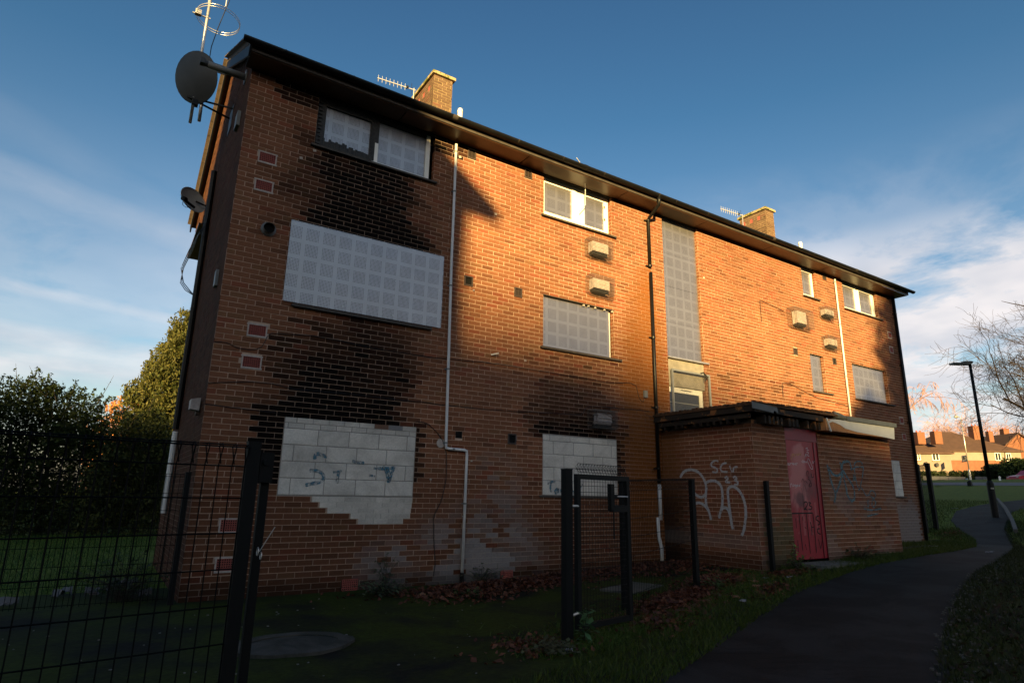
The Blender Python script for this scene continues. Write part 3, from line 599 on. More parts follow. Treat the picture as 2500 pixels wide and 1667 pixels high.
# D upper middle white window
wD = part('window', MT['upvc'], B, lambda m: (frame_box(m, 5.39, 7.085, 6.545, 7.425, 0.055, 0.080, 0.14), m.box((5.445, 0.084, 7.32), (7.03, 0.14, 7.37)), m.box((6.22, 0.078, 6.6), (6.45, 0.14, 7.32)), m.box((6.13, 0.070, 6.63), (6.22, 0.13, 7.37)), m.box((5.445, 0.0705, 6.60), (6.22, 0.13, 6.69)), m.box((6.45, 0.0725, 6.60), (7.03, 0.13, 6.67)), m.box((6.975, 0.074, 6.67), (7.03, 0.13, 7.32))))
perf('perforated_panel', wD, 5.448, 6.13, 6.69, 7.318, 0.10, 0.17, 0.12); perf('perforated_panel', wD, 6.45, 6.975, 6.67, 7.318, 0.10, 0.18, 0.10)
part('hinge', MT['vent'], wD, lambda m: [m.box((6.965, 0.060, z), (6.985, 0.075, z+0.05)) for z in (6.90, 7.18)])
sill(wD, 5.305, 7.19, 6.560)
# E screened window
wE = part('window', MT['upvc'], B, lambda m: frame_box(m, 5.39, 7.085, 3.98, 4.94, 0.06, 0.10, 0.15))
perf('perforated_panel', wE, 5.379, 7.02, 3.98, 4.945, 0.055, 0.11, 0.19)
for k, x in enumerate((6.33, 6.45, 6.62, 6.86, 7.06)): part('foam_lump', MT['pale_render'], wE, lambda m: m.box((x, 0.0, 4.925-0.01*hash2(k, 1)), (x+0.03, 0.03, 4.948)))
sill(wE, 5.305, 7.25, 3.965, 0.034)
# right-hand windows
def win_r(kx, lights, sx):
    x0, x1, z0, z1 = OP[kx]
    w = part('window', MT['upvc'], B, lambda m: [frame_box(m, x0+0.01, x1-0.02, z0+0.01, z1-0.008, 0.05, 0.08, 0.14)]+[m.box((b-0.005, 0.079, z0+0.06), (c+0.005, 0.139, z1-0.058)) for (a, b), (c, d) in zip(lights[:-1], lights[1:])])
    for i, (a, b) in enumerate(lights):
        perf('perforated_panel', w, a, b, z0+0.075, z1-0.065, 0.10, 0.1*i+0.05, 0.1)
        part('casement', MT['upvc'], w, lambda m: frame_box(m, a-0.03, b+0.04, z0+0.05, z1-0.05, 0.042, 0.068, 0.115))
    sill(w, x0-0.05, sx, z0); return w
win_r('H', [(13.90, 14.38)], 14.53); win_r('I', [(15.90, 16.56), (16.76, 17.46)], 17.79)
for kx, sx in (('J', 14.66), ('K', 17.81)):
    x0, x1, z0, z1 = OP[kx]
    w = part('window', MT['upvc'], B, lambda m: frame_box(m, x0+0.01, x1-0.02, z0+0.01, z1-0.008, 0.05, 0.11, 0.15))
    perf('perforated_panel', w, x0+0.004, x1-0.075, z0+0.005, z1-0.012, 0.065, 0.06, 0.08); sill(w, x0-0.05, sx, z0)
# G tall stair window: four perforated sheets above a concrete panel and a meshed casement
wG = part('window', MT['upvc'], B, lambda m: frame_box(m, 8.61, 9.73, 2.86, 7.42, 0.06, 0.115, 0.16))
for i, (z0, z1) in enumerate(((4.245, 5.02), (5.024, 5.83), (5.834, 6.60), (6.604, 7.425))): perf('perforated_panel', wG, 8.604, 9.715, z0, z1, 0.055+0.001*(i % 2), 0.09, 0.13*i)
part('panel_rail', MT['galv'], wG, lambda m: m.box((8.58, -0.045, 4.205), (9.845, 0.06, 4.235)))
part('concrete_panel', MT['concrete'], wG, lambda m: m.box((8.602, 0.035, 3.62), (9.738, 0.11, 4.203)))
part('casement', MT['upvc'], wG, lambda m: (m.box((8.66, 0.075, 3.50), (9.70, 0.112, 3.618)), m.box((9.60, 0.075, 2.80), (9.70, 0.112, 3.50)), m.box((8.62, 0.075, 2.80), (8.66, 0.112, 3.50))))
part('letter_slot', MT['void'], wG, lambda m: m.box((9.02, 0.068, 3.555), (9.34, 0.0745, 3.572)))
part('pane', MT['glass'], wG, lambda m: m.box((8.66, 0.095, 2.80), (9.60, 0.10, 3.50)))
part('glazing_bar', MT['screenframe'], wG, lambda m: m.box((8.66, 0.085, 3.28), (9.60, 0.094, 3.30)))
part('screen_frame', MT['screenframe'], wG, lambda m: frame_box(m, 8.645, 9.83, 2.88, 3.965, 0.035, -0.055, -0.02))
def screen(m):
    for x in np.arange(8.69, 9.79, 0.0254): m.box((x, -0.036, 2.915), (x+0.0022, -0.034, 3.93))
    for z in np.arange(2.92, 3.93, 0.0254): m.box((8.68, -0.038, z), (9.795, -0.0365, z+0.0022))
part('wire_screen', MT['cagewire'], wG, screen)
part('fixing_strap', MT['cable'], wG, lambda m: (m.tube([(9.52, -0.06, 3.965), (9.60, -0.07, 3.99), (9.70, -0.06, 3.93), (9.72, -0.06, 3.86)], 0.014, 6), m.tube([(9.63, -0.06, 3.97), (9.655, -0.06, 3.80)], 0.012, 6)))
# C block infill with stepped pale brick patch; F and L block infills
def blocks(rows, Y=-0.004):
    for z0, z1, js in rows:
        for a, b in zip(js[:-1], js[1:]):
            g = 0.004; w = 0.88+0.16*rng.random(); c = np.array([0.66, 0.61, 0.56])*w
            y = Y+rng.normal(0, 0.0015)
            def fn(m):
                bv = 0.006
                x0, x1, zz0, zz1 = a+g, b-g-0.003*rng.random(), z0+g, z1-g
                V = [(x0, y+bv, zz0), (x1, y+bv, zz0), (x1, y+bv, zz1), (x0, y+bv, zz1), (x0+bv, y, zz0+bv), (x1-bv, y, zz0+bv), (x1-bv, y, zz1-bv), (x0+bv, y, zz1-bv), (x0, .05, zz0), (x1, .05, zz0), (x1, .05, zz1), (x0, .05, zz1)]
                m.add(V, [(4, 5, 6, 7), (0, 1, 5, 4), (1, 2, 6, 5), (2, 3, 7, 6), (3, 0, 4, 7), (8, 9, 1, 0), (9, 10, 2, 1), (10, 11, 3, 2), (11, 8, 0, 3)], c)
            part('concrete_block', MT['block'], B, fn)
zr = [1.290, 1.512, 1.735, 1.958, 2.180]
blocks([(zr[3], zr[4], [1.018, 1.488, 1.935, 2.385, 2.835, 2.972]), (zr[2], zr[3], [1.018, 1.172, 1.622, 2.062, 2.518, 2.972]), (zr[1], zr[2], [1.018, 1.483, 1.928, 2.380, 2.832, 2.972]), (zr[0], zr[1], [1.018, 1.170, 1.628, 2.080, 2.525, 2.972])])
zf = [1.355, 1.600, 1.825, 2.050, 2.280, 2.385]
blocks([(zf[4], zf[5], [5.380, 5.53, 5.98, 6.43, 6.88, 7.095]), (zf[3], zf[4], [5.380, 5.607, 6.060, 6.517, 6.965, 7.095]), (zf[2], zf[3], [5.380, 5.838, 6.288, 6.747, 7.095]), (zf[1], zf[2], [5.380, 5.62, 6.07, 6.52, 6.97, 7.095]), (zf[0], zf[1], [5.380, 5.83, 6.28, 6.74, 7.095])])
blocks([(2.36, 2.465, [17.03, 17.28, 17.68]), (2.13, 2.36, [17.03, 17.30, 17.68]), (1.91, 2.13, [17.03, 17.38, 17.68]), (1.70, 1.91, [17.03, 17.30, 17.68]), (1.51, 1.70, [17.03, 17.40, 17.68])])
pw = Wall((0, 0, 0), (1, 0, 0), (0, -1, 0), lambda c, x, z, mortar=False: np.tile(np.array([0.60, 0.55, 0.50]), (len(x), 1))*(0.88+0.2*rng.random((len(x), 1))) if not mortar else np.tile(np.array([0.53, 0.50, 0.46]), (len(x), 1)))
pw.fill(1.0175, 2.972, 2.1825, 2.3325, phase=0.05, z_off=2.1825)
for a, z0, z1, b in steps: pw.fill(a, b, z0, z1, phase=0.03*hash2(a, 2))
V, f, C = pw.corners()
C2 = C*1.0; cen = V[:, :4].mean(1)
for i in range(len(V)):
    if abs(cen[i, 2]-2.295) < 0.02 and abs(cen[i, 0]-2.5) < 0.13: C2[i] = (0.16, 0.07, 0.04)
    if abs(cen[i, 2]-2.295) < 0.02 and abs(cen[i, 0]-2.72) < 0.10: C2[i] = (0.20, 0.20, 0.22)
    m = MB(); m.add(V[i]+np.array([0, -0.002, 0]), f.tolist(), C2[i]); m.build('pale_brick', MT['block'], B)
bk = MB(); bk.v += pw.mb.v; bk.c += pw.mb.c; bk.f += pw.mb.f; bk.n = pw.mb.n; bk.build('infill_mortar', MT['mortar'], B)
for nm in ('C', 'Fw', 'L'):
    bk = MB(); x0, x1, z0, z1 = OP[nm]; bk.add([(x0, 0.003, z0), (x1, 0.003, z0), (x1, 0.003, z1), (x0, 0.003, z1)], [(0, 1, 2, 3)], (0.26, 0.235, 0.22)); bk.build('infill_mortar', MT['mortar'], B)
sill(B, 5.305, 7.19, 1.350, 0.028, 0.03); sill(B, 16.95, 17.76, 1.498, 0.03, 0.04)

# graffiti helper: flat paint ribbons lying on a plane
def ribbon(m, pts, w, to3, wob=0.12):
    P = np.array(pts, float)
    if len(P) > 2:
        Q = []
        for i in range(len(P)-1):
            p0 = P[max(i-1, 0)]; p1 = P[i]; p2 = P[i+1]; p3 = P[min(i+2, len(P)-1)]
            for t in np.linspace(0, 1, 6, endpoint=False): Q.append(0.5*((2*p1)+(-p0+p2)*t+(2*p0-5*p1+4*p2-p3)*t*t+(-p0+3*p1-3*p2+p3)*t**3))
        Q.append(P[-1]); P = np.array(Q)
    T = np.gradient(P, axis=0); T /= np.linalg.norm(T, axis=1)[:, None]+1e-9; N = np.column_stack([-T[:, 1], T[:, 0]])
    ww = w/2*(1+wob*(rng.random(len(P))-0.5)*2); ww[0] *= 0.7; ww[-1] *= 0.6
    a = P+N*ww[:, None]; b = P-N*ww[:, None]; V = []
    for p, q in zip(a, b): V += [to3(*p), to3(*q)]
    m.add(V, [(2*i, 2*i+1, 2*i+3, 2*i+2) for i in range(len(P)-1)])
def graffiti(parent, mt, strokes, w, to3, lab=None):
    """strokes that touch or nearly touch make one mark; every mark is a part"""
    bb = [(min(p[0] for p in q)-.03, max(p[0] for p in q)+.03, min(p[1] for p in q)-.03, max(p[1] for p in q)+.03) for q in strokes]; g = list(range(len(strokes)))
    for i in range(len(bb)):
        for j in range(i):
            if bb[i][0] < bb[j][1] and bb[j][0] < bb[i][1] and bb[i][2] < bb[j][3] and bb[j][2] < bb[i][3]:
                a_, b_ = g[i], g[j]; g = [b_ if x == a_ else x for x in g]
    for k in sorted(set(g)):
        m = MB()
        for i, q in enumerate(strokes):
            if g[i] == k: LAY[0] = (LAY[0]+1) % 9; ribbon(m, q, w, to3)
        tag(m.build('graffiti', MT[mt], parent), lab)
LAY = [0]
def on_front(y): 
    return lambda a, b: (a, y-0.0002*LAY[0], b)
CG = [[(1.469, 1.775), (1.464, 1.821), (1.496, 1.851), (1.567, 1.837), (1.64, 1.812)], [(2.0, 1.77), (2.069, 1.761), (2.182, 1.754)], [(1.409, 1.619), (1.472, 1.621), (1.542, 1.612), (1.598, 1.574), (1.621, 1.518)], [(1.621, 1.518), (1.567, 1.471), (1.466, 1.446), (1.372, 1.421)], [(1.736, 1.607), (1.86, 1.629)], [(1.819, 1.616), (1.809, 1.523), (1.809, 1.454)], [(2.327, 1.688), (2.391, 1.678)], [(2.265, 1.584), (2.361, 1.575)], [(2.472, 1.724), (2.538, 1.617), (2.574, 1.486)], [(2.649, 1.731), (2.606, 1.595), (2.574, 1.486)], [(2.391, 1.684), (2.546, 1.69), (2.637, 1.706)], [(2.53, 1.70), (2.58, 1.60), (2.575, 1.52)]]
graffiti(B, 'sp_teal', CG, 0.048, on_front(-0.0125), 'faded blue spray letters on the pale blocks')
TG = [[(5.467, 1.54), (5.55, 1.575), (5.64, 1.579)], [(5.548, 1.57), (5.535, 1.46), (5.56, 1.40)], [(5.70, 1.47), (5.65, 1.45), (5.63, 1.40), (5.67, 1.385), (5.70, 1.47), (5.71, 1.39)], [(5.80, 1.47), (5.76, 1.44), (5.77, 1.40), (5.81, 1.41), (5.82, 1.48), (5.82, 1.34), (5.77, 1.34)], [(5.90, 1.40), (6.0, 1.45), (6.05, 1.40), (6.15, 1.46), (6.245, 1.559)]]
graffiti(B, 'sp_teal', TG, 0.04, on_front(-0.0125), 'blue spray scrawl on the pale blocks')

# wires clipped to the wall
def wire(pts, r=0.005, name='cable'):
    P = np.array(pts); t = np.concatenate([[0], np.cumsum(np.linalg.norm(np.diff(P, axis=0), axis=1))]); tt = np.arange(0, t[-1], 0.08)
    Q = np.column_stack([np.interp(tt, t, P[:, i]) for i in range(2)]); Q[:, 1] += (fbm(tt*1.7, tt*0+len(pts))-0.5)*0.03
    part(name, MT['cable'], B, lambda m: m.tube([(x, -0.010, z) for x, z in Q], r, 5))
wire([(-0.005, 3.237), (0.14, 3.257), (0.305, 3.202), (0.5, 3.20), (0.627, 3.284), (0.644, 3.40), (0.70, 3.469), (1.247, 3.52), (2.055, 3.476), (2.503, 3.464), (3.218, 3.46), (4.132, 3.513), (5.495, 3.509), (6.817, 3.464), (7.512, 3.526), (7.654, 3.485), (7.706, 3.268), (7.818, 3.164), (7.883, 3.343)])
wire([(0.0, 2.69), (0.5, 2.76), (0.781, 2.767), (1.104, 2.722), (1.865, 2.731), (3.017, 2.721), (4.159, 2.723), (5.2, 2.75), (6.254, 2.803), (6.364, 2.964), (6.633, 2.989), (8.014, 3.017)])
wire([(0.0, 2.411), (0.591, 2.383), (0.95, 2.37)])
wire([(2.952, 2.421), (3.154, 2.414), (3.306, 2.295), (3.435, 2.15), (3.504, 1.981), (3.523, 1.574), (3.455, 1.237), (3.329, 0.988), (3.358, 0.667), (3.399, 0.326), (3.375, 0.10)], 0.006)
wire([(12.5, 3.75), (12.5, 4.1), (12.8, 4.12), (13.8, 3.9), (15.3, 3.8), (16.0, 3.78)], 0.006); wire([(11.9, 5.55), (11.9, 6.1), (12.9, 5.98)], 0.006)
part('junction_box', MT['grey_plastic'], B, lambda m: m.box((7.84, -0.04, 3.28), (7.93, -0.002, 3.42)))
P4 = [onY(1408, 386, -0.53), onY(1421, 405, -0.45), onY(1428, 425, -0.30), onY(1429, 462, -0.06), onY(1429, 500, -0.02), onY(1415, 516, -0.015)]
part('cable', MT['wpipe'], B, lambda m: m.tube(P4, 0.008, 5))
part('pipe_stub', MT['wpipe'], B, lambda m: m.tube([onY(1199, 866, -0.02), onY(1218, 862, -0.10)], 0.014, 8))
for px_, py_ in ((1718, 678), (1210, 523), (735, 386), (768, 368), (1123, 384), (1110, 374), (1282, 880)): q_ = onY(px_, py_, 0); part('mortar_blob', MT['pale_render'], B, lambda m: m.obox((q_[0], -0.004, q_[2]), (0.022, 0, 0.006), (0, 0.004, 0), (-0.006, 0, 0.018)))
for px_, py_ in ((1155, 709), (1050, 1170), (1150, 1125), (1130, 1260)): q_ = onY(px_, py_, 0); part('fixing_plug', MT['galv'], B, lambda m: m.tube([(q_[0], 0.0, q_[2]), (q_[0], -0.03, q_[2])], 0.012, 8))
# chimneys
def chimney(cx0, cx1, y0, y1, ztop):
    cols = lambda c, x, z, mortar=False: (c*np.array([0.62, 0.95, 1.2]) if not mortar else c*np.array([0.75, 0.8, 0.6]))*(0.75+0.5*fbm(x*4, z*4, 31))[:, None]
    a = Wall((cx0, y0, 0), (1, 0, 0), (0, -1, 0), cols); b = Wall((cx0, y0, 0), (0, 1, 0), (-1, 0, 0), cols)
    W_ = cx1-cx0; D_ = y1-y0; hol = [(0.22+0.30*k, 0.34+0.30*k, ztop-0.30, ztop-0.15) for k in range(3)]
    a.fill(0, W_, 9.0, ztop, z_off=ztop-30*0.075, dep=0.03); b.fill(0, D_, 9.0, ztop, hol, z_off=ztop-30*0.075, dep=0.03)
    m = MB(); m.box((cx0+0.02, y0+0.02, 9.0), (cx1-0.005, y1-0.01, ztop), (0.20, 0.13, 0.09))
    for w in (a, b): base = m.n; m.v += w.mb.v; m.c += w.mb.c; m.f += [tuple(i+base for i in q) for q in w.mb.f]; m.n += w.mb.n
    c = m.build('chimney', MT['mortar'], B)
    for w in (a, b):
        V, f, C = w.corners()
        for i in range(len(V)):
            if V[i][:, 2].max() > 9.9: q = MB(); q.add(V[i], f.tolist(), C[i]); q.build('brick', MT['brick'], c)
    for u0, u1, z0, z1 in hol: part('flue_vent', MT['terracotta'], c, lambda m: m.box((cx0+0.012, y0+u0, z0), (cx0+0.018, y0+u1, z1)))
    part('chimney_cap', MT['cap'], c, lambda m: (m.box((cx0-0.055, y0-0.055, ztop+0.002), (cx1+0.06, y1+0.06, ztop+0.075)), m.box((cx0-0.03, y0-0.03, ztop+0.075), (cx1+0.03, y1+0.03, ztop+0.10))))
chimney(4.225, 4.715, 2.9, 4.06, 11.05); chimney(16.90, 17.36, 2.9, 3.95, 11.13)
for x in (4.50, 17.3): part('vent_pipe', MT['upvc'], B, lambda m: (m.tube([(x, 2.0, 8.9), (x, 2.0, 9.60)], 0.055, 14), m.tube([(x, 2.0, 9.60), (x, 2.0, 9.68)], [0.068, 0.05], 14)), True)
part('gable_pipe', MT['black_paint'], B, lambda m: m.tube([(-0.05, 3.35, 7.3), (-0.05, 3.35, 2.35)], 0.05, 8))
part('gable_pipe', MT['wpipe'], B, lambda m: m.tube([(-0.05, 3.25, 2.30), (-0.05, 3.25, 0.95)], 0.045, 8))
part('cable_box', MT['grey_plastic'], B, lambda m: m.box((-0.05, 0.62, 6.83), (-0.001, 0.85, 7.08))); part('cable_box', MT['grey_plastic'], B, lambda m: m.box((-0.04, 0.52, 4.18), (-0.001, 0.68, 4.42)))
for k in range(3): part('cable', MT['cable'], B, lambda m: m.tube([(-0.03, 3.4+0.1*k, 7.2), (-0.05, 3.3, 6.4-0.1*k), (-0.08-0.05*k, 3.2, 5.9)], 0.008, 5))
def loopc(k):
    pts = [onX(492, 560, -0.12), onX(470-4*k, 610, -0.14), onX(448-3*k, 655, -0.16), onX(440+4*k, 690, -0.16), onX(452+2*k, 708-4*k, -0.12), onX(474, 722, -0.02)]
    P = np.array(pts); t = np.linspace(0, 5, 26); Q = np.column_stack([np.interp(t, range(6), P[:, i]) for i in range(3)]); return Q
for k in range(3): part('cable', MT['cable'], B, lambda m: m.tube(loopc(k), 0.009, 5))

# ------------------------------------------------------------------ brick lean-to store in front of the block
AX0, AX1, AY = 8.28, 12.86, -2.12
A = thing('brick_store', 'low flat-roofed brick lean-to store with red door and charred roof edge', 'outbuilding', (8.28, -2.12, 0.15))
def scols(c, x, z, mortar=False):                                  # side wall: x is distance from the block
    r_ = (1-sstep(0.30, 0.75, x))*0.8; rc = np.array([0.15, 0.06, 0.02]); c = c*(1-r_)[:, None]+rc*r_[:, None]
    n = fbm(x*2, z*2, 41); fire = (1-sstep(0.2, 0.95, x+(n-.5)*.5))*(1-sstep(1.1, 1.9, z)); c = c*(1-0.75*fire)[:, None]
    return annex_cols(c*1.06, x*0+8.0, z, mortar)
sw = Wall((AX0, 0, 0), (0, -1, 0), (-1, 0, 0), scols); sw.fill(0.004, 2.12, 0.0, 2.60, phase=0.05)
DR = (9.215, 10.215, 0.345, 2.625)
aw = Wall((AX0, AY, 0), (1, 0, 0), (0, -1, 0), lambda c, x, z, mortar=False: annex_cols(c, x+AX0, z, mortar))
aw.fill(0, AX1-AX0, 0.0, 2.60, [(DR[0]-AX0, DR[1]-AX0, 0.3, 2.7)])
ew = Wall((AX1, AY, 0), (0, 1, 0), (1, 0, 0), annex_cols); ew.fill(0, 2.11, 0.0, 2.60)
emit_bricks([sw, aw, ew], A, 300)
mo = MB()
for w in (sw, aw, ew): base = mo.n; mo.v += w.mb.v; mo.c += w.mb.c; mo.f += [tuple(i+base for i in q) for q in w.mb.f]; mo.n += w.mb.n
mo.build('wall', MT['mortar'], A)
part('inner_wall', MT['void'], A, lambda m: m.box((AX0+0.1, AY+0.16, 0.1), (AX1-0.1, -0.08, 2.59)))
part('roof', MT['felt'], A, lambda m: (m.box((8.08, -2.34, 2.905), (12.70, -0.004, 2.945)), [m.box((8.06+0.02*hash2(k, 1), -2.36+0.10*k, 2.946), (8.12+0.12*hash2(k, 2), -2.30+0.10*k, 2.955+0.02*hash2(k, 3))) for k in range(23)], [m.box((8.1+0.12*k, -2.37+0.02*hash2(k, 5), 2.9465), (8.2+0.12*k, -2.30, 2.952+0.022*hash2(k, 4))) for k in range(17)]))
part('roof_board', MT['charwood'], A, lambda m: m.box((8.10, -2.30, 2.80), (8.125, -0.01, 2.902)))
part('roof_board', MT['charwood'], A, lambda m: m.box((8.127, -2.315, 2.792), (8.66, -2.290, 2.90)))
part('roof_board', MT['charwood'], A, lambda m: m.obox((9.45, -2.30, 2.835), (0.74, 0, -0.012), (0, 0.012, 0), (0.001, 0, 0.048)))
part('roof_board', MT['charwood'], A, lambda m: m.box((8.15, -2.20, 2.70), (8.17, -0.05, 2.775)))
part('lead_flashing', MT['flash'], A, lambda m: (m.add([(8.03, -2.345, 2.955), (8.72, -2.345, 2.90), (8.74, -2.345, 2.80), (8.64, -2.345, 2.845), (8.60, -2.345, 2.80), (8.03, -2.345, 2.835), (8.03, -2.335, 2.955), (8.72, -2.335, 2.90), (8.74, -2.335, 2.80), (8.64, -2.335, 2.845), (8.60, -2.335, 2.80), (8.03, -2.335, 2.835)], [(0, 5, 4, 3, 2, 1), (6, 7, 8, 9, 10, 11)]+[(i, (i+1) % 6, 6+(i+1) % 6, 6+i) for i in range(6)])))
for k in range(17):
    x = 8.35+0.115*k*(1+0.0*k) if k < 17 else 0
    if hash2(k, 11) > 0.25: part('rafter_end', MT['charwood'], A, lambda m: m.box((x, -2.26, 2.625), (x+0.035+0.03*hash2(k, 1), -1.95, 2.79-0.04*hash2(k, 2))))
for k in range(14):
    y = -2.05+0.15*k
    if hash2(k, 12) > 0.2: part('rafter_end', MT['charwood'], A, lambda m: m.box((8.16, y, 2.64), (8.40, y+0.03+0.03*hash2(k, 1), 2.80-0.05*hash2(k, 2))))
part('wall_plate', MT['charwood'], A, lambda m: (m.box((8.30, -2.10, 2.602), (12.84, -2.02, 2.70)), m.box((8.30, -2.02, 2.602), (8.38, -0.01, 2.69))))
part('eaves_void', MT['void'], A, lambda m: (m.box((8.42, -1.93, 2.60), (12.6, -0.05, 2.79))))
# projecting fascia box on the right with torn pale board
part('fascia_box', MT['ply'], A, lambda m: m.box((10.17, -2.345, 2.615), (12.66, -2.13, 2.838)))
bd = [(10.27, 2.823), (10.40, 2.79), (10.66, 2.745), (10.80, 2.69), (11.2, 2.652), (11.9, 2.632), (12.63, 2.60), (12.67, 2.845), (10.9, 2.846), (10.5, 2.842)]
part('fascia_board', MT['board'], A, lambda m: m.add([(x, -2.352, z) for x, z in bd]+[(x, -2.346, z) for x, z in bd], [tuple(range(10)), tuple(range(19, 9, -1))]+[(i, (i+1) % 10, 10+(i+1) % 10, 10+i)[::-1] for i in range(10)]))
part('batten', MT['board'], A, lambda m: (m.bar((10.20, -2.356, 2.84), (10.30, -2.356, 2.60), 0.03, 0.02, up=(0, 1, 0)), m.bar((10.22, -2.36, 2.76), (10.36, -2.36, 2.80), 0.03, 0.02, up=(0, 1, 0))))
part('felt_roll', MT['flash'], A, lambda m: (m.box((10.86, -2.385, 2.848), (12.72, -2.10, 2.93)), m.tube([(10.60, -2.25, 2.95), (10.68, -2.30, 2.925), (10.80, -2.33, 2.895), (10.90, -2.33, 2.889)], [0.075, 0.07, 0.055, 0.042], 8)))
part('loose_box', MT['charwood'], A, lambda m: m.box((10.38, -2.25, 2.90), (10.56, -2.10, 3.0)))
# red steel door with paint patches
def doorm(m):
    nx, nz = 44, 96; xs = np.linspace(DR[0], DR[1], nx); zs = np.linspace(DR[2], 2.40, nz); XX, ZZ = np.meshgrid(xs, zs); x = XX.ravel(); z = ZZ.ravel()
    n = fbm(x*6, z*6, 50); n2 = fbm(x*14, z*5, 51); red = np.array([0.27, 0.009, 0.020]); pk = np.array([0.42, 0.13, 0.13]); dk = np.array([0.08, 0.02, 0.03])
    c = np.tile(red, (len(x), 1))*(0.85+0.3*n)[:, None]
    a = (1-sstep(0.20, 0.34, np.abs(x-9.66+0.12*(z < 2.0))+(n-.5)*0.25))*sstep(1.12, 1.4, z+(n2-.5)*.4)*(1-sstep(2.28, 2.36, z+(n-.5)*.15)); a = np.where(z > 2.02, a*(np.abs(x-9.55) < 0.21+0.05*n), a)
    dr_ = (np.sin(x*31)+n2*1.6 > 1.35)*(z > 0.75)*(z < 1.3)*(np.abs(x-9.7) < 0.3)*0.45; a = np.clip(np.maximum(a*0.85, dr_), 0, 1); c = c*(1-a)[:, None]+pk*a[:, None]
    b = (1-sstep(0.1, 0.22, np.hypot(x-9.52, (z-1.36)*1.3)+(n2-.5)*.2))*0.8; b = np.maximum(b, (1-sstep(0.1, 0.25, np.hypot(x-9.85, (z-1.55)*.7)+(n2-.5)*.3))*0.55); c = c*(1-b)[:, None]+dk*b[:, None]
    m.add(np.column_stack([x, np.full(len(x), AY+0.022), z]), [(j*nx+i, j*nx+i+1, (j+1)*nx+i+1, (j+1)*nx+i) for j in range(nz-1) for i in range(nx-1)], c)
dr = part('door', MT['door'], A, doorm)
part('door_panel', MT['door'], dr, lambda m: m.box((DR[0], AY+0.012, 2.404), (DR[1], AY+0.03, 2.622), (0.20, 0.014, 0.030)))
part('door_frame', MT['door'], dr, lambda m: (m.box((DR[0], AY+0.008, DR[2]), (DR[0]+0.012, AY+0.05, 2.40), (0.10, 0.005, 0.01)), m.box((DR[1]-0.13, AY+0.010, DR[2]), (DR[1]-0.118, AY+0.021, 2.40), (0.08, 0.004, 0.009)), m.box((DR[1]-0.012, AY+0.008, DR[2]), (DR[1], AY+0.05, 2.40), (0.10, 0.005, 0.01))))
part('doorstep', MT['flat_step'], A, lambda m: m.box((9.12, -2.62, 0.12), (10.45, -2.13, 0.305)))
YD = AY+0.018
BK = [[(9.222, 1.116), (9.55, 1.121), (9.868, 1.124)], [(9.870, 1.12), (9.872, 0.973), (9.864, 0.443)], [(9.226, 1.11), (9.226, 0.81), (9.226, 0.375)], [(9.447, 1.108), (9.451, 0.837), (9.46, 0.486)], [(9.667, 1.108), (9.669, 0.912), (9.678, 0.434)], [(9.336, 1.038), (9.342, 0.862)], [(9.338, 0.671), (9.335, 0.46)], [(9.544, 1.069), (9.545, 0.991)], [(9.583, 0.89), (9.619, 0.858)], [(9.764, 0.974), (9.784, 0.88), (9.779, 0.739)], [(9.774, 0.872), (9.861, 0.887)], [(9.55, 0.60), (9.58, 0.50)],
 [(10.052, 1.076), (9.977, 1.06), (9.954, 1.012), (10.034, 0.98), (10.056, 0.94), (9.98, 0.917)], [(10.04, 0.853), (9.967, 0.846), (9.97, 0.783), (10.051, 0.758)], [(9.964, 0.673), (10.005, 0.509)], [(10.005, 0.509), (10.085, 0.663)],
 [(9.624, 1.297), (9.684, 1.321), (9.735, 1.29), (9.682, 1.226), (9.605, 1.186)], [(9.605, 1.186), (9.66, 1.19), (9.715, 1.179)], [(9.765, 1.306), (9.835, 1.299), (9.785, 1.258), (9.865, 1.227), (9.815, 1.187), (9.746, 1.195)], [(9.885, 1.195), (9.89, 1.18)]]
graffiti(A, 'sp_black', BK, 0.021, on_front(YD), 'black spray 23., bars and the letters S C V on the red door')
BK2 = [[(9.775, 1.773), (9.802, 1.847), (9.861, 1.858), (9.832, 1.775), (9.87, 1.743)], [(9.956, 1.828), (9.945, 1.762), (10.003, 1.764), (10.038, 1.831)], [(9.824, 1.726), (9.901, 1.679), (9.83, 1.596), (9.901, 1.598), (9.927, 1.664)], [(9.733, 1.691), (9.796, 1.644)], [(9.62, 1.66), (9.66, 1.72), (9.70, 1.66)], [(9.70, 1.62), (9.74, 1.50)], [(9.60, 1.56), (9.61, 1.20)]]
graffiti(A, 'sp_black', BK2, 0.013, on_front(YD))
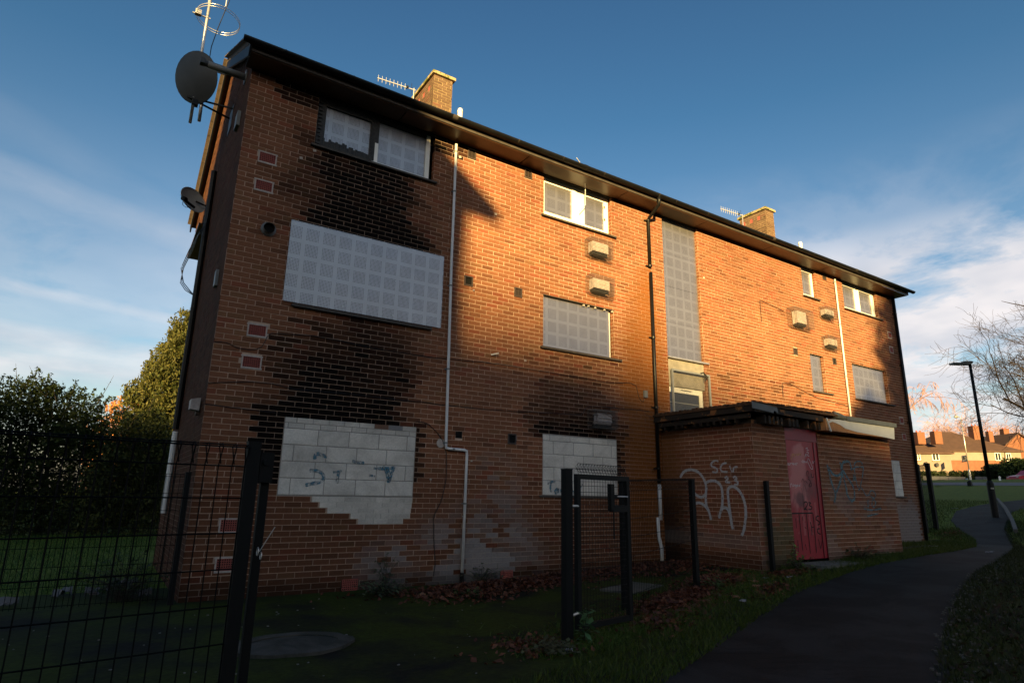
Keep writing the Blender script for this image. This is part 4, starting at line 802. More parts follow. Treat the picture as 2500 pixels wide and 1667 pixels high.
WK = [[(9.27, 1.56), (9.279, 1.615), (9.316, 1.624), (9.328, 1.575)], [(9.35, 1.585), (9.345, 1.60), (9.365, 1.614), (9.387, 1.60), (9.370, 1.583), (9.35, 1.585)], [(9.442, 1.611), (9.407, 1.608), (9.410, 1.587), (9.440, 1.592), (9.442, 1.611)], [(9.442, 1.60), (9.440, 1.565), (9.405, 1.562)], [(9.463, 1.597), (9.496, 1.600), (9.478, 1.614), (9.461, 1.598), (9.470, 1.582), (9.498, 1.583)], [(9.553, 1.606), (9.523, 1.605), (9.526, 1.586), (9.553, 1.588)], [(9.570, 1.646), (9.553, 1.582)],
 [(9.234, 1.984), (9.311, 1.99)], [(9.234, 1.984), (9.245, 1.955), (9.319, 1.959)], [(9.24, 1.97), (9.30, 1.972)], [(9.328, 1.959), (9.337, 1.987), (9.378, 1.985)], [(9.388, 1.962), (9.396, 1.988), (9.43, 1.986), (9.425, 1.97), (9.39, 1.972), (9.44, 1.958)], [(9.455, 1.96), (9.460, 1.990)], [(9.50, 1.992), (9.458, 1.974), (9.505, 1.96)], [(9.515, 1.96), (9.52, 1.993), (9.55, 1.99)],
 [(9.774, 2.019), (9.689, 2.015), (9.709, 2.049), (9.833, 2.029), (9.901, 2.09), (10.003, 1.929), (9.943, 1.918), (9.864, 2.039)], [(9.80, 2.15), (9.79, 2.08)], [(9.79, 2.12), (9.84, 2.18), (9.83, 2.12)], [(9.86, 2.21), (9.92, 2.20), (9.88, 2.15), (9.94, 2.14)], [(10.02, 2.06), (10.03, 2.01), (10.08, 2.06)], [(9.84, 2.27), (9.90, 2.29), (9.88, 2.24), (9.94, 2.25)]]
graffiti(A, 'sp_marker', WK, 0.009, on_front(YD), 'small white marker tags and the word noged')
graffiti(A, 'sp_ochre', [[(9.391, 2.067), (9.401, 2.132), (9.46, 2.151), (9.44, 2.10)], [(9.46, 2.13), (9.496, 2.12), (9.52, 2.17)], [(9.545, 2.164), (9.582, 2.133), (9.60, 2.18)], [(9.631, 2.176), (9.66, 2.14), (9.689, 2.188)], [(9.38, 2.10), (9.375, 2.02)]], 0.014, on_front(YD))
BL = [[(10.451, 2.006), (10.491, 1.853), (10.541, 1.662), (10.623, 1.463), (10.56, 1.32)], [(10.494, 1.96), (10.61, 1.838), (10.781, 1.814), (10.903, 1.887), (10.928, 2.006), (10.885, 2.064)], [(10.623, 1.463), (10.78, 1.63), (10.905, 1.808), (10.96, 1.988), (11.013, 2.069), (11.165, 2.096), (11.25, 2.059), (11.276, 1.92)], [(10.924, 1.986), (10.97, 1.771), (11.01, 1.616), (11.031, 1.46), (11.12, 1.364), (11.23, 1.366), (11.285, 1.484), (11.253, 1.641), (11.069, 1.814), (10.966, 1.929)]]
graffiti(A, 'sp_blue', BL, 0.050, on_front(AY-0.0045), 'large faded blue spray tag on the store front')
BL2 = [[(11.498, 1.567), (11.421, 1.645), (11.386, 1.824), (11.388, 2.005), (11.444, 2.088), (11.583, 2.114), (11.69, 2.078), (11.713, 1.976), (11.625, 1.791), (11.507, 1.607)], [(11.28, 1.94), (11.443, 1.997), (11.712, 2.007)], [(11.437, 1.546), (11.545, 1.608), (11.608, 1.549), (11.703, 1.461), (11.824, 1.483)], [(11.944, 1.414), (11.821, 1.473), (11.899, 1.555), (12.012, 1.537), (12.052, 1.456), (11.915, 1.373), (11.871, 1.273), (11.942, 1.243), (12.023, 1.334), (11.939, 1.394)], [(11.567, 1.202), (11.869, 1.183), (12.212, 1.214)], [(11.649, 1.064), (11.848, 1.093), (12.068, 1.113)], [(11.30, 1.72), (11.32, 1.85), (11.36, 1.73)], [(11.72, 1.38), (11.71, 1.27), (11.76, 1.27), (11.77, 1.38)]]
graffiti(A, 'sp_blue', BL2, 0.030, on_front(AY-0.0045), 'thinner faded blue letters beside the window')
S3 = lambda a, b: (AX0-0.0045-0.0002*LAY[0], a, b)
GB = [[(-0.468, 1.724), (-0.538, 1.81), (-0.631, 1.857), (-0.758, 1.864), (-0.88, 1.832), (-0.973, 1.764), (-1.038, 1.669), (-1.073, 1.557), (-1.049, 1.427), (-0.968, 1.371), (-0.873, 1.385), (-0.791, 1.444), (-0.723, 1.539)], [(-1.073, 1.557), (-1.052, 1.372), (-1.053, 1.225), (-1.103, 1.117), (-1.139, 0.973)], [(-0.752, 1.237), (-0.864, 1.267), (-0.959, 1.251), (-1.039, 1.197), (-1.093, 1.135)], [(-0.761, 1.539), (-0.762, 1.388), (-0.743, 1.218), (-0.751, 1.051)],
 [(-1.083, 1.631), (-1.18, 1.658), (-1.295, 1.648), (-1.382, 1.592), (-1.42, 1.502), (-1.421, 1.376), (-1.397, 1.214), (-1.342, 1.088), (-1.32, 1.007)], [(-1.357, 1.142), (-1.417, 1.188), (-1.484, 1.19), (-1.535, 1.138), (-1.56, 1.043), (-1.581, 0.904), (-1.596, 0.836)], [(-1.587, 0.853), (-1.563, 1.078), (-1.547, 1.288), (-1.54, 1.466), (-1.579, 1.538), (-1.668, 1.555), (-1.77, 1.493), (-1.845, 1.38), (-1.879, 1.243), (-1.88, 1.105), (-1.844, 0.933), (-1.806, 0.813), (-1.764, 0.742)]]
graffiti(A, 'sp_white', GB, 0.050, S3, 'large looping white spray letters on the store side')
GS = [[(-1.38, 1.996), (-1.312, 2.013), (-1.227, 1.973), (-1.223, 1.917), (-1.302, 1.887), (-1.346, 1.849), (-1.319, 1.804), (-1.227, 1.815)], [(-1.559, 1.962), (-1.468, 1.947), (-1.416, 1.875), (-1.446, 1.819), (-1.568, 1.807)], [(-1.611, 1.915), (-1.656, 1.796)], [(-1.678, 1.796), (-1.706, 1.876), (-1.783, 1.888)], [(-1.493, 1.7), (-1.539, 1.726), (-1.559, 1.69), (-1.51, 1.637), (-1.609, 1.627)], [(-1.67, 1.706), (-1.715, 1.724), (-1.744, 1.688), (-1.699, 1.662), (-1.761, 1.634), (-1.747, 1.59), (-1.682, 1.591)]]
graffiti(A, 'sp_white', GS, 0.034, S3, 'white spray letters SCr and 23')

# ------------------------------------------------------------------ aerials, dishes and flue guards
MX, MY = -0.62, 2.086
mst = thing('aerial_mast', 'tall steel mast on two gable brackets carrying a ring aerial', 'aerial', (MX, MY, 6.9))
part('pole', MT['galv'], mst, lambda m: m.tube([(MX, MY, 7.45), (MX, MY, 11.6)], 0.026, 10), True)
for dy in (-0.18, 0.18): part('bracket_arm', MT['black_paint'], mst, lambda m: m.bar((MX-0.10, MY, 7.92), (-0.01, MY+dy, 7.86), 0.025, 0.025))
part('bracket_plate', MT['dish'], mst, lambda m: m.box((-0.012, MY-0.20, 7.5), (-0.001, MY+0.20, 7.95)))
rc = onY(533, 52, MY)
def ring(m, dz, r=0.36): m.tube([(rc[0]+r*math.cos(a), MY+r*math.sin(a)*1.0, rc[2]+dz) for a in np.linspace(0, 2*math.pi, 40)], 0.006, 6, cap=False)
part('ring_aerial', MT['alu'], mst, lambda m: (ring(m, 0.0), ring(m, 0.05)), True)
part('ring_boom', MT['galv'], mst, lambda m: (m.bar((rc[0]-0.42, MY, rc[2]-0.02), (MX+0.05, MY, rc[2]-0.02), 0.02, 0.02), m.box((rc[0]-0.38, MY-0.04, rc[2]-0.03), (rc[0]-0.28, MY+0.04, rc[2]+0.06))))
for px in (509, 551): q = onY(px, 17 if px == 551 else 8, MY); part('rod', MT['alu'], mst, lambda m: m.tube([(q[0], MY, q[2]), (q[0], MY, q[2]+0.5)], 0.009, 6))
part('boom', MT['galv'], mst, lambda m: m.bar((MX-0.4, MY, 10.95), (MX+0.4, MY, 10.95), 0.02, 0.02))
part('cable', MT['cable'], mst, lambda m: m.tube([onY(561, 0, MY), onY(532, 70, MY), onY(516, 115, MY), onY(512, 140, MY)], 0.008, 5))
def bowl(m, c, nrm, r, depth, n=28, rings=6, th=0.008, asp=1.0):
    nrm = np.array(nrm, float); nrm /= np.linalg.norm(nrm); a = np.cross([0, 0, 1.], nrm); a /= np.linalg.norm(a); b = np.cross(nrm, a)
    for off, flip in ((0, 0), (-th, 1)):
        V = [c+nrm*(off-depth)]; f = []
        for i in range(1, rings+1):
            rr = r*i/rings
            for j in range(n): t = 2*math.pi*j/n; V.append(c+a*rr*math.cos(t)+b*rr*asp*math.sin(t)+nrm*(off-depth+depth*(i/rings)**2))
        f += [(0, 1+j, 1+(j+1) % n) for j in range(n)]
        for i in range(rings-1): f += [(1+i*n+j, 1+(i+1)*n+j, 1+(i+1)*n+(j+1) % n, 1+i*n+(j+1) % n) for j in range(n)]
        m.add(V, f if not flip else [q[::-1] for q in f])
    t = np.linspace(0, 2*math.pi, n+1); m.tube([c+a*r*math.cos(x)+b*r*asp*math.sin(x) for x in t], 0.008, 6, cap=False)
dc = onY(479, 190, MY-0.12); vd = dc-CAM; vd /= np.linalg.norm(vd)
dn = np.array([vd[0]*math.cos(.78)+vd[1]*math.sin(.78), -vd[0]*math.sin(.78)+vd[1]*math.cos(.78), vd[2]*0.55])
dd = thing('satellite_dish', 'large dark grey satellite dish seen from behind, high on the gable mast', 'satellite dish', tuple(dc))
part('reflector', MT['dish'], dd, lambda m: bowl(m, dc, dn, 0.42, 0.06, asp=1.05), True)
part('feed_arm', MT['galv'], dd, lambda m: m.bar(onY(521, 172, MY-0.12), onY(548, 182, MY-0.05), 0.025, 0.025))
part('dish_clamp', MT['black_paint'], dd, lambda m: (m.box(onY(476, 252, MY)-0.05, onY(476, 252, MY)+0.05), m.bar(onY(482, 232, MY), onY(474, 254, MY), 0.03, 0.05)))
part('pole', MT['galv'], dd, lambda m: m.tube([onY(486, 296, MY), onY(499, 205, MY)], 0.028, 10), True)
fl = onX(601, 190, 0); 
gf = thing('gable_flue', 'grey flue pipe with round wall flange below the left roof corner', 'flue', tuple(fl))
part('pipe', MT['grey_plastic'], gf, lambda m: m.tube([fl, fl+np.array([-0.55, 0, 0.0])], 0.055, 14), True)
part('flange', MT['grey_plastic'], gf, lambda m: m.tube([fl+np.array([-0.001, 0, 0]), fl+np.array([-0.02, 0, 0])], 0.12, 18))
part('cowl', MT['dish'], gf, lambda m: (m.tube([fl+np.array([-0.55, 0, 0]), fl+np.array([-0.60, 0, 0.0])], 0.045, 12), m.box(fl+np.array([-0.66, -.05, -.03]), fl+np.array([-0.60, .05, 0.06]))))
s2 = onY(472, 488, 4.2); v2 = s2-CAM; v2 /= np.linalg.norm(v2); n2_ = np.array([-v2[0]*math.cos(.7)-v2[1]*math.sin(.7)*-1, -v2[1]*math.cos(.7)-v2[0]*math.sin(.7), 0.15])
d2 = thing('satellite_dish', 'smaller pale grey satellite dish with feed arm, lower on the rear gable edge', 'satellite dish', tuple(s2))
part('reflector', MT['dish_pale'], d2, lambda m: bowl(m, s2, n2_, 0.30, 0.045, asp=0.82), True)
part('feed_arm', MT['black_paint'], d2, lambda m: (m.bar(onY(475, 507, 4.15), onY(449, 487, 3.9), 0.03, 0.04), m.tube([onY(446, 484, 3.88), onY(454, 487, 3.95)], 0.045, 10)))
part('bracket', MT['black_paint'], d2, lambda m: m.tube([s2+np.array([0.05, 0.05, 0]), s2+np.array([0.25, 0.05, -0.05]), (-0.01, 4.3, s2[2]-0.1)], 0.02, 8))
part('cable', MT['cable'], d2, lambda m: m.tube([onY(447, 488, 3.9), onY(446, 500, 3.9), onY(453, 506, 3.95), onY(466, 507, 4.1)], 0.006, 5))
fd = onX(489, 992, 0)
fo = thing('floodlight', 'small pale floodlight on the gable near the corner', 'light', tuple(fd))
part('housing', MT['terminal'], fo, lambda m: m.add([(-0.02, fd[1]-0.12, fd[2]-0.07), (-0.02, fd[1]+0.12, fd[2]-0.07), (-0.02, fd[1]+0.15, fd[2]+0.10), (-0.02, fd[1]-0.15, fd[2]+0.10), (-0.13, fd[1]-0.09, fd[2]-0.05), (-0.13, fd[1]+0.09, fd[2]-0.05), (-0.13, fd[1]+0.12, fd[2]+0.08), (-0.13, fd[1]-0.12, fd[2]+0.08)], [(0, 1, 2, 3), (4, 7, 6, 5), (0, 4, 5, 1), (1, 5, 6, 2), (2, 6, 7, 3), (3, 7, 4, 0)]))
part('bracket', MT['vent'], fo, lambda m: m.box((-0.05, fd[1]-0.05, fd[2]-0.12), (-0.001, fd[1]+0.05, fd[2]-0.06)))

def yagi(name, label, base, zt, length, nel, x_dir=-1, s=1.0):
    t = thing(name, label, 'aerial', base, 'rooftop TV aerials')
    bx, by, bz = base
    part('pole', MT['galv'], t, lambda m: m.tube([(bx, by, bz), (bx, by, zt+0.04)], 0.014*s, 8))
    part('boom', MT['alu'], t, lambda m: m.bar((bx+0.04, by, zt), (bx+x_dir*length, by, zt-0.06*s), 0.02*s, 0.02*s))
    for i in range(nel):
        x = bx+x_dir*(0.22*s+(length-0.24*s)*i/(nel-1)); z = zt-0.06*s*(abs(x-bx)/length); part('element', MT['alu'], t, lambda m: m.tube([(x, by, z-0.085*s), (x, by, z+0.085*s)], 0.0055*s, 5))
    part('element', MT['cable'], t, lambda m: m.tube([(bx-0.06*s, by, zt-0.15*s), (bx-0.06*s, by, zt+0.15*s)], 0.005*s, 5))
    part('junction_box', MT['cable'], t, lambda m: m.tube([(bx-0.17*s, by-0.03, zt), (bx-0.17*s, by+0.03, zt)], 0.03*s, 10)); return t
yagi('tv_aerial', 'TV aerial pointing left beside the nearer chimney', (3.735, 2.9, 9.5), 10.41, 0.88, 8)
yagi('tv_aerial', 'TV aerial pointing left beside the farther chimney', (15.6, 2.9, 9.5), 10.53, 1.10, 9, s=1.15)

def guard(label, x0, x1, z0, z1, dep=0.20, broken=False, tall=False):
    cx = (x0+x1)/2; g = thing('flue_guard', label, 'flue guard', (cx, 0, z0), 'wire guards over boiler flues')
    def cage(m):
        s = 0.030; w = 0.0024; X = np.arange(x0, x1+0.001, (x1-x0)/round((x1-x0)/s)); Z = np.arange(z0, z1+0.001, (z1-z0)/round((z1-z0)/s)); Y = np.linspace(-0.006, -dep, 7)
        for x in X: m.box((x, -dep, z0), (x+w, -dep+w, z1)); m.box((x, -dep, z0), (x+w, 0, z0+w)); m.box((x, -dep, z1), (x+w, 0, z1+w))
        for z in Z: m.box((x0, -dep-w, z), (x1, -dep-0.0002, z+w)); m.box((x0-w, -dep, z), (x0-.0002, 0, z+w)); m.box((x1+w, -dep, z), (x1+2*w, 0, z+w))
        for y in Y:
            for x in (x0, x1): m.box((x-w if x == x0 else x+w, y, z0), (x if x == x0 else x+2*w, y+w, z1))
            for z in (z0, z1): m.box((x0, y, z+w), (x1, y+w, z+2*w))
    part('cage', MT['cagewire'], g, cage)
    tx0, tx1 = cx-0.20, cx+0.20
    def term(m):
        h0, h1 = z0+0.075, z1-0.06
        if broken:
            n = 9
            for k in range(n):
                a = k/n; m.box((tx0+0.03+0.02*hash2(k, 1), -0.10-0.06*hash2(k, 2), h0+(h1-h0)*a), (tx1-0.03*hash2(k, 4), -0.03, h0+(h1-h0)*(a+0.11)))
            m.add([(tx0, -.15, h1-.03), (cx, -.17, h1+.01), (tx1+.02, -.15, h1-.05), (tx0, -.02, h1-.02), (cx, -.02, h1+.02), (tx1+.02, -.02, h1-.04)], [(0, 1, 4, 3), (1, 2, 5, 4)]); m.tube([(tx0-0.03, -0.15, h1-0.06), (tx0-0.035, -.15, h1-.14), (tx0+0.02, -.15, h0+.06)], 0.014, 6)
        else:
            V = [(tx0, -0.15, h0+0.02), (tx1, -0.15, h0+0.02), (tx1, -0.15, h1), (tx0, -0.15, h1), (tx0, -0.01, h0), (tx1, -0.01, h0), (tx1, -0.01, h1), (tx0, -0.01, h1)]
            m.add(V, [(0, 1, 2, 3), (0, 3, 7, 4), (1, 5, 6, 2), (3, 2, 6, 7), (4, 5, 1, 0)])
            for k in range(14): x = tx0+0.02+0.026*k; m.box((x, -0.158, h1-0.11), (x+0.010, -0.151, h1-0.03)); m.box((x, -0.156, h0+0.03), (x+0.010, -0.151, h0+0.07))
    part('terminal', MT['terminal'], g, term)
    part('terminal_slot', MT['void'], g, lambda m: m.box((tx0+0.02, -0.14, z0+0.035), (tx1-0.02, -0.012, z0+0.070)))
guard('wire guard over white flue terminal just below the upper middle window', 6.375, 6.95, 5.96, 6.31)
guard('wire guard over white flue terminal just above the middle screened window', 6.385, 6.965, 5.19, 5.54)
guard('rusty wire guard round a melted burnt flue above the pale blocks', 6.39, 6.96, 2.57, 2.90, broken=True)
guard('largest wire flue guard, right of the stair window', 12.98, 13.80, 5.62, 6.09, 0.22)
guard('wire flue guard below the small upper right window', 14.46, 14.98, 6.09, 6.38)
guard('wire flue guard above the narrow screened window at right', 14.44, 15.0, 5.25, 5.57)

# ------------------------------------------------------------------ mesh fences and gate
def mesh_panel(m, p0, p1, h, pitch=0.05, z0=0.06, r=0.0028, hz=0.20, roll=True, side=1, bottom=False):
    p0 = np.array(p0, float); p1 = np.array(p1, float); L = np.linalg.norm(p1-p0); d = (p1-p0)/L; nrm = np.array([-d[1], d[0]])*side; n = int(L/pitch)
    def P(s, o, z): q = p0+d*s+nrm*o; return (q[0], q[1], z+float(gz(q[0])))
    zt = h-0.13 if roll else h
    for i in range(n+1):
        s = i*L/n; pts = [P(s, 0, z0), P(s, 0, zt)]
        if roll: pts += [P(s, 0.055, h-0.02), P(s, 0.03, h), P(s, -0.03, h-0.015), P(min(s+0.012, L), 0, zt+0.01)]
        m.tube(pts, r, 4, cap=False)
    for z, o in [(z, 0.0) for z in np.arange(z0+0.02, zt+0.001, hz)]+([(zt, 0), (h-0.02, 0.055), (h-0.005, 0.01), (h-0.015, -0.03)] if roll else [(h, 0)]):
        m.tube([P(0, o+r*1.6, z), P(L, o+r*1.6, z)], r*1.15, 4)
def post(m, x, y, h, w=0.06, base=None):
    z = float(gz(x)) if base is None else base; m.box((x-w/2, y-w/2, z-0.05), (x+w/2, y+w/2, z+h)); m.box((x-w/2-.003, y-w/2-.003, z+h), (x+w/2+.003, y+w/2+.003, z+h+0.008))
f1 = thing('mesh_fence', 'near black wire mesh fence panel at the left ending in a thick post', 'fence', (-1.4, -4.9, 0))
part('mesh_panel', MT['wire'], f1, lambda m: mesh_panel(m, (-3.6, -5.16), (-0.235, -4.72), 1.585, 0.075, 0.05, 0.0036, 0.20, side=-1))
part('post', MT['steelpost'], f1, lambda m: post(m, -0.195, -4.71, 1.60, 0.075))
part('post', MT['steelpost'], f1, lambda m: post(m, -0.10, -4.66, 1.46, 0.050))
part('hinge', MT['steelpost'], f1, lambda m: (m.box((-0.15, -4.73, 1.38), (-0.07, -4.63, 1.56)), m.tube([(-0.12, -4.75, 1.50), (-0.12, -4.66, 1.50)], 0.018, 8)))
part('latch_ring', MT['galv'], f1, lambda m: (m.tube([(-0.11, -4.74+0.022*math.cos(a), 0.98+0.022*math.sin(a)) for a in np.linspace(0, 6.28, 16)], 0.0035, 5), m.tube([(-0.09, -4.74+0.02*math.cos(a), 0.955+0.02*math.sin(a)) for a in np.linspace(0, 6.28, 16)], 0.0035, 5), m.tube([(-0.10, -4.74, 0.98), (-0.03, -4.76, 1.12)], 0.003, 5)))
f2 = thing('mesh_fence', 'rear black mesh fence starting from the post at the block corner', 'fence', (-0.08, -0.1, 0))
part('mesh_panel', MT['wire'], f2, lambda m: mesh_panel(m, (-2.55, -0.11), (-0.12, -0.10), 1.50, 0.05, 0.05, 0.0028, 0.20, roll=False))
part('mesh_panel', MT['wire'], f2, lambda m: mesh_panel(m, (-5.05, -0.13), (-2.60, -0.11), 1.50, 0.05, 0.05, 0.0028, 0.20, roll=False))
for x in (-0.085, -2.575): part('post', MT['steelpost'], f2, lambda m: post(m, x, -0.11, 1.52, 0.06))
gt = thing('mesh_gate', 'black mesh pedestrian gate with lock box and post, standing ajar on mossy ground', 'gate', (2.81, -3.97, 0.02))
GA, GB_ = np.array([3.08, -3.80]), np.array([3.88, -3.66]); gdir = (GB_-GA)/np.linalg.norm(GB_-GA); gnr = np.array([-gdir[1], gdir[0]])
def G3_(s, o, z): q = GA+gdir*s+gnr*o; return (q[0], q[1], z+0.03)
gl = float(np.linalg.norm(GB_-GA))
part('post', MT['steelpost'], gt, lambda m: post(m, 2.83, -3.95, 1.56, 0.080))
part('frame', MT['steelpost'], gt, lambda m: (m.bar(G3_(0, 0, 0.06), G3_(0, 0, 1.475), 0.05, 0.05, up=(*gdir, 0)), m.bar(G3_(gl, 0, 0.06), G3_(gl, 0, 1.475), 0.05, 0.05, up=(*gdir, 0)), m.bar(G3_(-.025, 0, 1.50), G3_(gl+.025, 0, 1.50), 0.05, 0.05), m.bar(G3_(.026, 0, 0.09), G3_(gl-.026, 0, 0.09), 0.048, 0.05)))
def gmesh(m):
    n = 18
    for i in range(1, n): s = gl*i/n; m.tube([G3_(s, 0, 0.11), G3_(s, 0, 1.475)], 0.0026, 4, cap=False)
    for z in np.arange(0.17, 1.47, 0.062): m.tube([G3_(0.02, 0.005, z), G3_(gl-0.02, 0.005, z)], 0.0026, 4, cap=False)
    for i in range(n+1):
        s = gl*i/n; m.tube([G3_(s, -0.02, 1.52), G3_(min(s+0.02, gl), 0.02, 1.575), G3_(s, -0.01, 1.63), G3_(s, 0.02, 1.60), G3_(max(s-.02, 0), -.02, 1.55)], 0.0026, 4, cap=False)
    for z, o in ((1.63, -0.01), (1.575, 0.02), (1.545, -.02)): m.tube([G3_(0, o, z), G3_(gl, o, z)], 0.003, 4)
part('mesh_panel', MT['gatewire'], gt, gmesh)
part('lock_box', MT['steelpost'], gt, lambda m: (m.obox(G3_(gl-0.27, 0, 1.30), (*gdir*0.03, 0), (*gnr*0.025, 0), (0, 0, 0.14)), m.obox(G3_(gl-0.14, 0, 1.185), (*gdir*0.13, 0), (*gnr*0.026, 0), (0, 0, 0.035)), m.obox(G3_(gl-0.13, 0.01, 1.31), (*gdir*0.09, 0), (*gnr*0.02, 0), (0, 0, 0.022))))
part('bolt', MT['galv'], gt, lambda m: m.tube([G3_(gl-0.2, -0.035, 1.31), G3_(gl-0.03, -0.035, 1.31)], 0.009, 8))
part('strap', MT['steelpost'], gt, lambda m: m.obox(G3_(gl-0.27, -0.03, 1.03), (*gdir*0.010, 0), (*gnr*0.003, 0), (0, 0, 0.15)))
part('hinge', MT['galv'], gt, lambda m: [m.tube([(2.87, -3.92, z), G3_(0, -0.01, z-0.03)], 0.014, 8) for z in (1.24, 0.25)])
f3 = thing('mesh_fence', 'black mesh fence panel between the gate and the dark post by the store', 'fence', (4.4, -3.1, 0.05))
part('mesh_panel', MT['wire'], f3, lambda m: mesh_panel(m, (4.0, -3.50), (6.12, -2.60), 1.50, 0.05, 0.04, 0.0028, 0.20))
part('post', MT['steelpost'], f3, lambda m: post(m, 4.45, -2.98, 1.47, 0.06)); part('post', MT['steelpost'], f3, lambda m: post(m, 6.17, -2.575, 1.49, 0.065))
lp = thing('fence_post', 'lone black steel post standing at the corner of the brick store', 'post', (8.47, -2.02+0.0, 0.2))
part('shaft', MT['steelpost'], lp, lambda m: post(m, 8.44, -2.20, 1.44, 0.065, 0.20))
f4 = thing('mesh_fence', 'far black mesh fence beyond the right corner of the block', 'fence', (20.0, 0.6, 0.45))
part('mesh_panel', MT['wire'], f4, lambda m: mesh_panel(m, (20.05, 0.62), (20.95, 0.72), 2.0, 0.05, 0.1, 0.004, 0.2)); part('mesh_panel', MT['wire'], f4, lambda m: mesh_panel(m, (18.7, 0.62), (20.0, 0.62), 1.9, 0.05, 0.1, 0.003, 0.2))
part('post', MT['steelpost'], f4, lambda m: post(m, 20.03, 0.62, 2.03, 0.11)); part('post', MT['steelpost'], f4, lambda m: post(m, 20.95, 0.72, 2.03, 0.11))

# ------------------------------------------------------------------ planting
def leaf_mass(m, cen, rad, n, s, c0, c1, flat=1.0, hang=0.0, shell=0.5):
    cen = np.array(cen); rad = np.array(rad); w = rad**2; idx = rng.choice(len(cen), n, p=w/w.sum())
    d = rng.normal(size=(n, 3)); d /= np.linalg.norm(d, axis=1)[:, None]; rr = rad[idx]*(shell+(1-shell)*rng.random(n)**0.7)*(0.85+0.3*rng.random(n)); d[:, 2] *= flat
    p = cen[idx]+d*rr[:, None]; a = rng.normal(size=(n, 3)); a[:, 2] -= hang; a /= np.linalg.norm(a, axis=1)[:, None]; b = np.cross(a, rng.normal(size=(n, 3))); b /= np.linalg.norm(b, axis=1)[:, None]
    sz = s*(0.6+0.8*rng.random(n)); a *= sz[:, None]; b *= (sz*0.45)[:, None]
    V = np.stack([p-a, p+b, p+a, p-b], 1).reshape(-1, 3); k = rng.random(n)[:, None]; C = np.array(c0)*(1-k)+np.array(c1)*k; C *= (0.7+0.6*rng.random(n))[:, None]
    b0 = m.n; m.v.append(V); m.n += len(V); m.c.append(np.repeat(C, 4, 0)); m.f += [(b0+4*i, b0+4*i+1, b0+4*i+2, b0+4*i+3) for i in range(n)]
def limbs(m, base, top, r0, n=9, spread=1.6, seed=1):
    rs = np.random.default_rng(seed); base = np.array(base, float); top = np.array(top, float)
    m.tube([base+(top-base)*t+np.array([math.sin(t*5+seed), math.cos(t*4+seed), 0])*0.10*t for t in np.linspace(0, 1, 8)], np.linspace(r0, r0*0.25, 8), 7)
    for i in range(n):
        t = 0.25+0.7*i/n; q = base+(top-base)*t; a = rs.random()*6.28; L = spread*(0.6+0.6*rs.random()); e = q+np.array([math.cos(a)*L, math.sin(a)*L, L*(0.4+0.5*rs.random())])
        m.tube([q, (q+e)/2+rs.normal(0, 0.1, 3), e], [r0*0.4, r0*0.25, r0*0.08], 5)
def shrub(name, label, cat, sil, Y, base_px, n, s, c0, c1, rb=0.55, depth=1.3, group=None, bottom=0.0, hang=0.0, jag=0.5, trunk_top=None, r0=0.10):
    """sil: silhouette points (px, py) along the outline; the crown fills the space below them with depth"""
    bx = onY(base_px, 1300, Y); t = thing(name, label, cat, (bx[0], Y, 0), group)
    W3 = [onY(px, py, Y) for px, py in sil]; xs_ = np.array([w[0] for w in W3]); zs_ = np.array([w[2] for w in W3]); o = np.argsort(xs_); xs_, zs_ = xs_[o], zs_[o]
    cen = []; rad = []
    x = xs_[0]
    while x <= xs_[-1]:
        zt = np.interp(x, xs_, zs_)
        z = bottom+0.3
        while z < zt-rb*1.05:
            for _ in range(2): cen.append((x+rng.normal(0, .15), Y+rng.uniform(-depth, depth), z+rng.normal(0, .15))); rad.append(rb*(0.7+0.6*rng.random()))
            z += rb*0.8
        for _ in range(4): rr = rb*(0.18+0.40*rng.random()*jag*2); cen.append((x+rng.normal(0, rb*0.5), Y+rng.uniform(-depth*.6, depth*.6), zt-rr*1.1-rng.random()*0.1)); rad.append(rr)
        x += rb*0.62
    m = MB(); leaf_mass(m, cen, rad, n, s, c0, c1, hang=hang); sm = MB()
    for i in range(int(70*(xs_[-1]-xs_[0])/4)):
        x = rng.uniform(xs_[0], xs_[-1]); zt = np.interp(x, xs_, zs_); L_ = rng.uniform(0.35, 1.0)*(1.0 if hang == 0 else 0.5); p = np.array([x, Y+rng.uniform(-depth, depth), zt-rng.uniform(0.3, 1.2)]); d = np.array([rng.normal(0, .6), rng.normal(0, .4), 1.0 if hang == 0 else 0.2]); d /= np.linalg.norm(d)
        sm.tube([p, p+d*L_*.5+rng.normal(0, .03, 3), p+d*L_], [0.012, 0.008, 0.003], 3, cap=False)
        nl = int(26*L_) if rng.random() > 0.25 else 3
        for q_ in range(nl): leaf_mass(m, [p+d*L_*(0.3+0.7*q_/nl)], [0.07], 2, s, c0, c1)
    m.build('crown', MT['leaf'], t); tag(sm.build('twigs', MT['bark'], t), kind='stuff')
    tt = trunk_top or (bx[0], Y, max(zs_)*0.8); part('trunk', MT['bark'], t, lambda m: limbs(m, (bx[0], Y, -0.05), tt, r0, 10, 1.2, int(base_px)), True)
    return t
GR0, GR1 = (0.014, 0.024, 0.005), (0.036, 0.052, 0.010)
shrub('shrub', 'tall dark green evergreen shrub at far left behind the fence', 'shrub', [(-160, 930), (-60, 925), (0, 935), (12, 952), (24, 925), (35, 903), (48, 912), (62, 932), (88, 920), (118, 940), (142, 934), (165, 948), (180, 940), (212, 955), (240, 966), (258, 993), (266, 1040)], 14.6, 90, 60000, 0.052, GR0, GR1, rb=0.42)
shrub('shrub', 'lower dark shrub between the tall evergreen and the conifer', 'shrub', [(255, 1075), (275, 1050), (298, 1005), (312, 992), (325, 1020), (340, 1008), (359, 990), (380, 1010), (400, 1030), (420, 1070), (440, 1110)], 13.9, 330, 30000, 0.052, GR0, (0.06, 0.07, 0.018), rb=0.36)
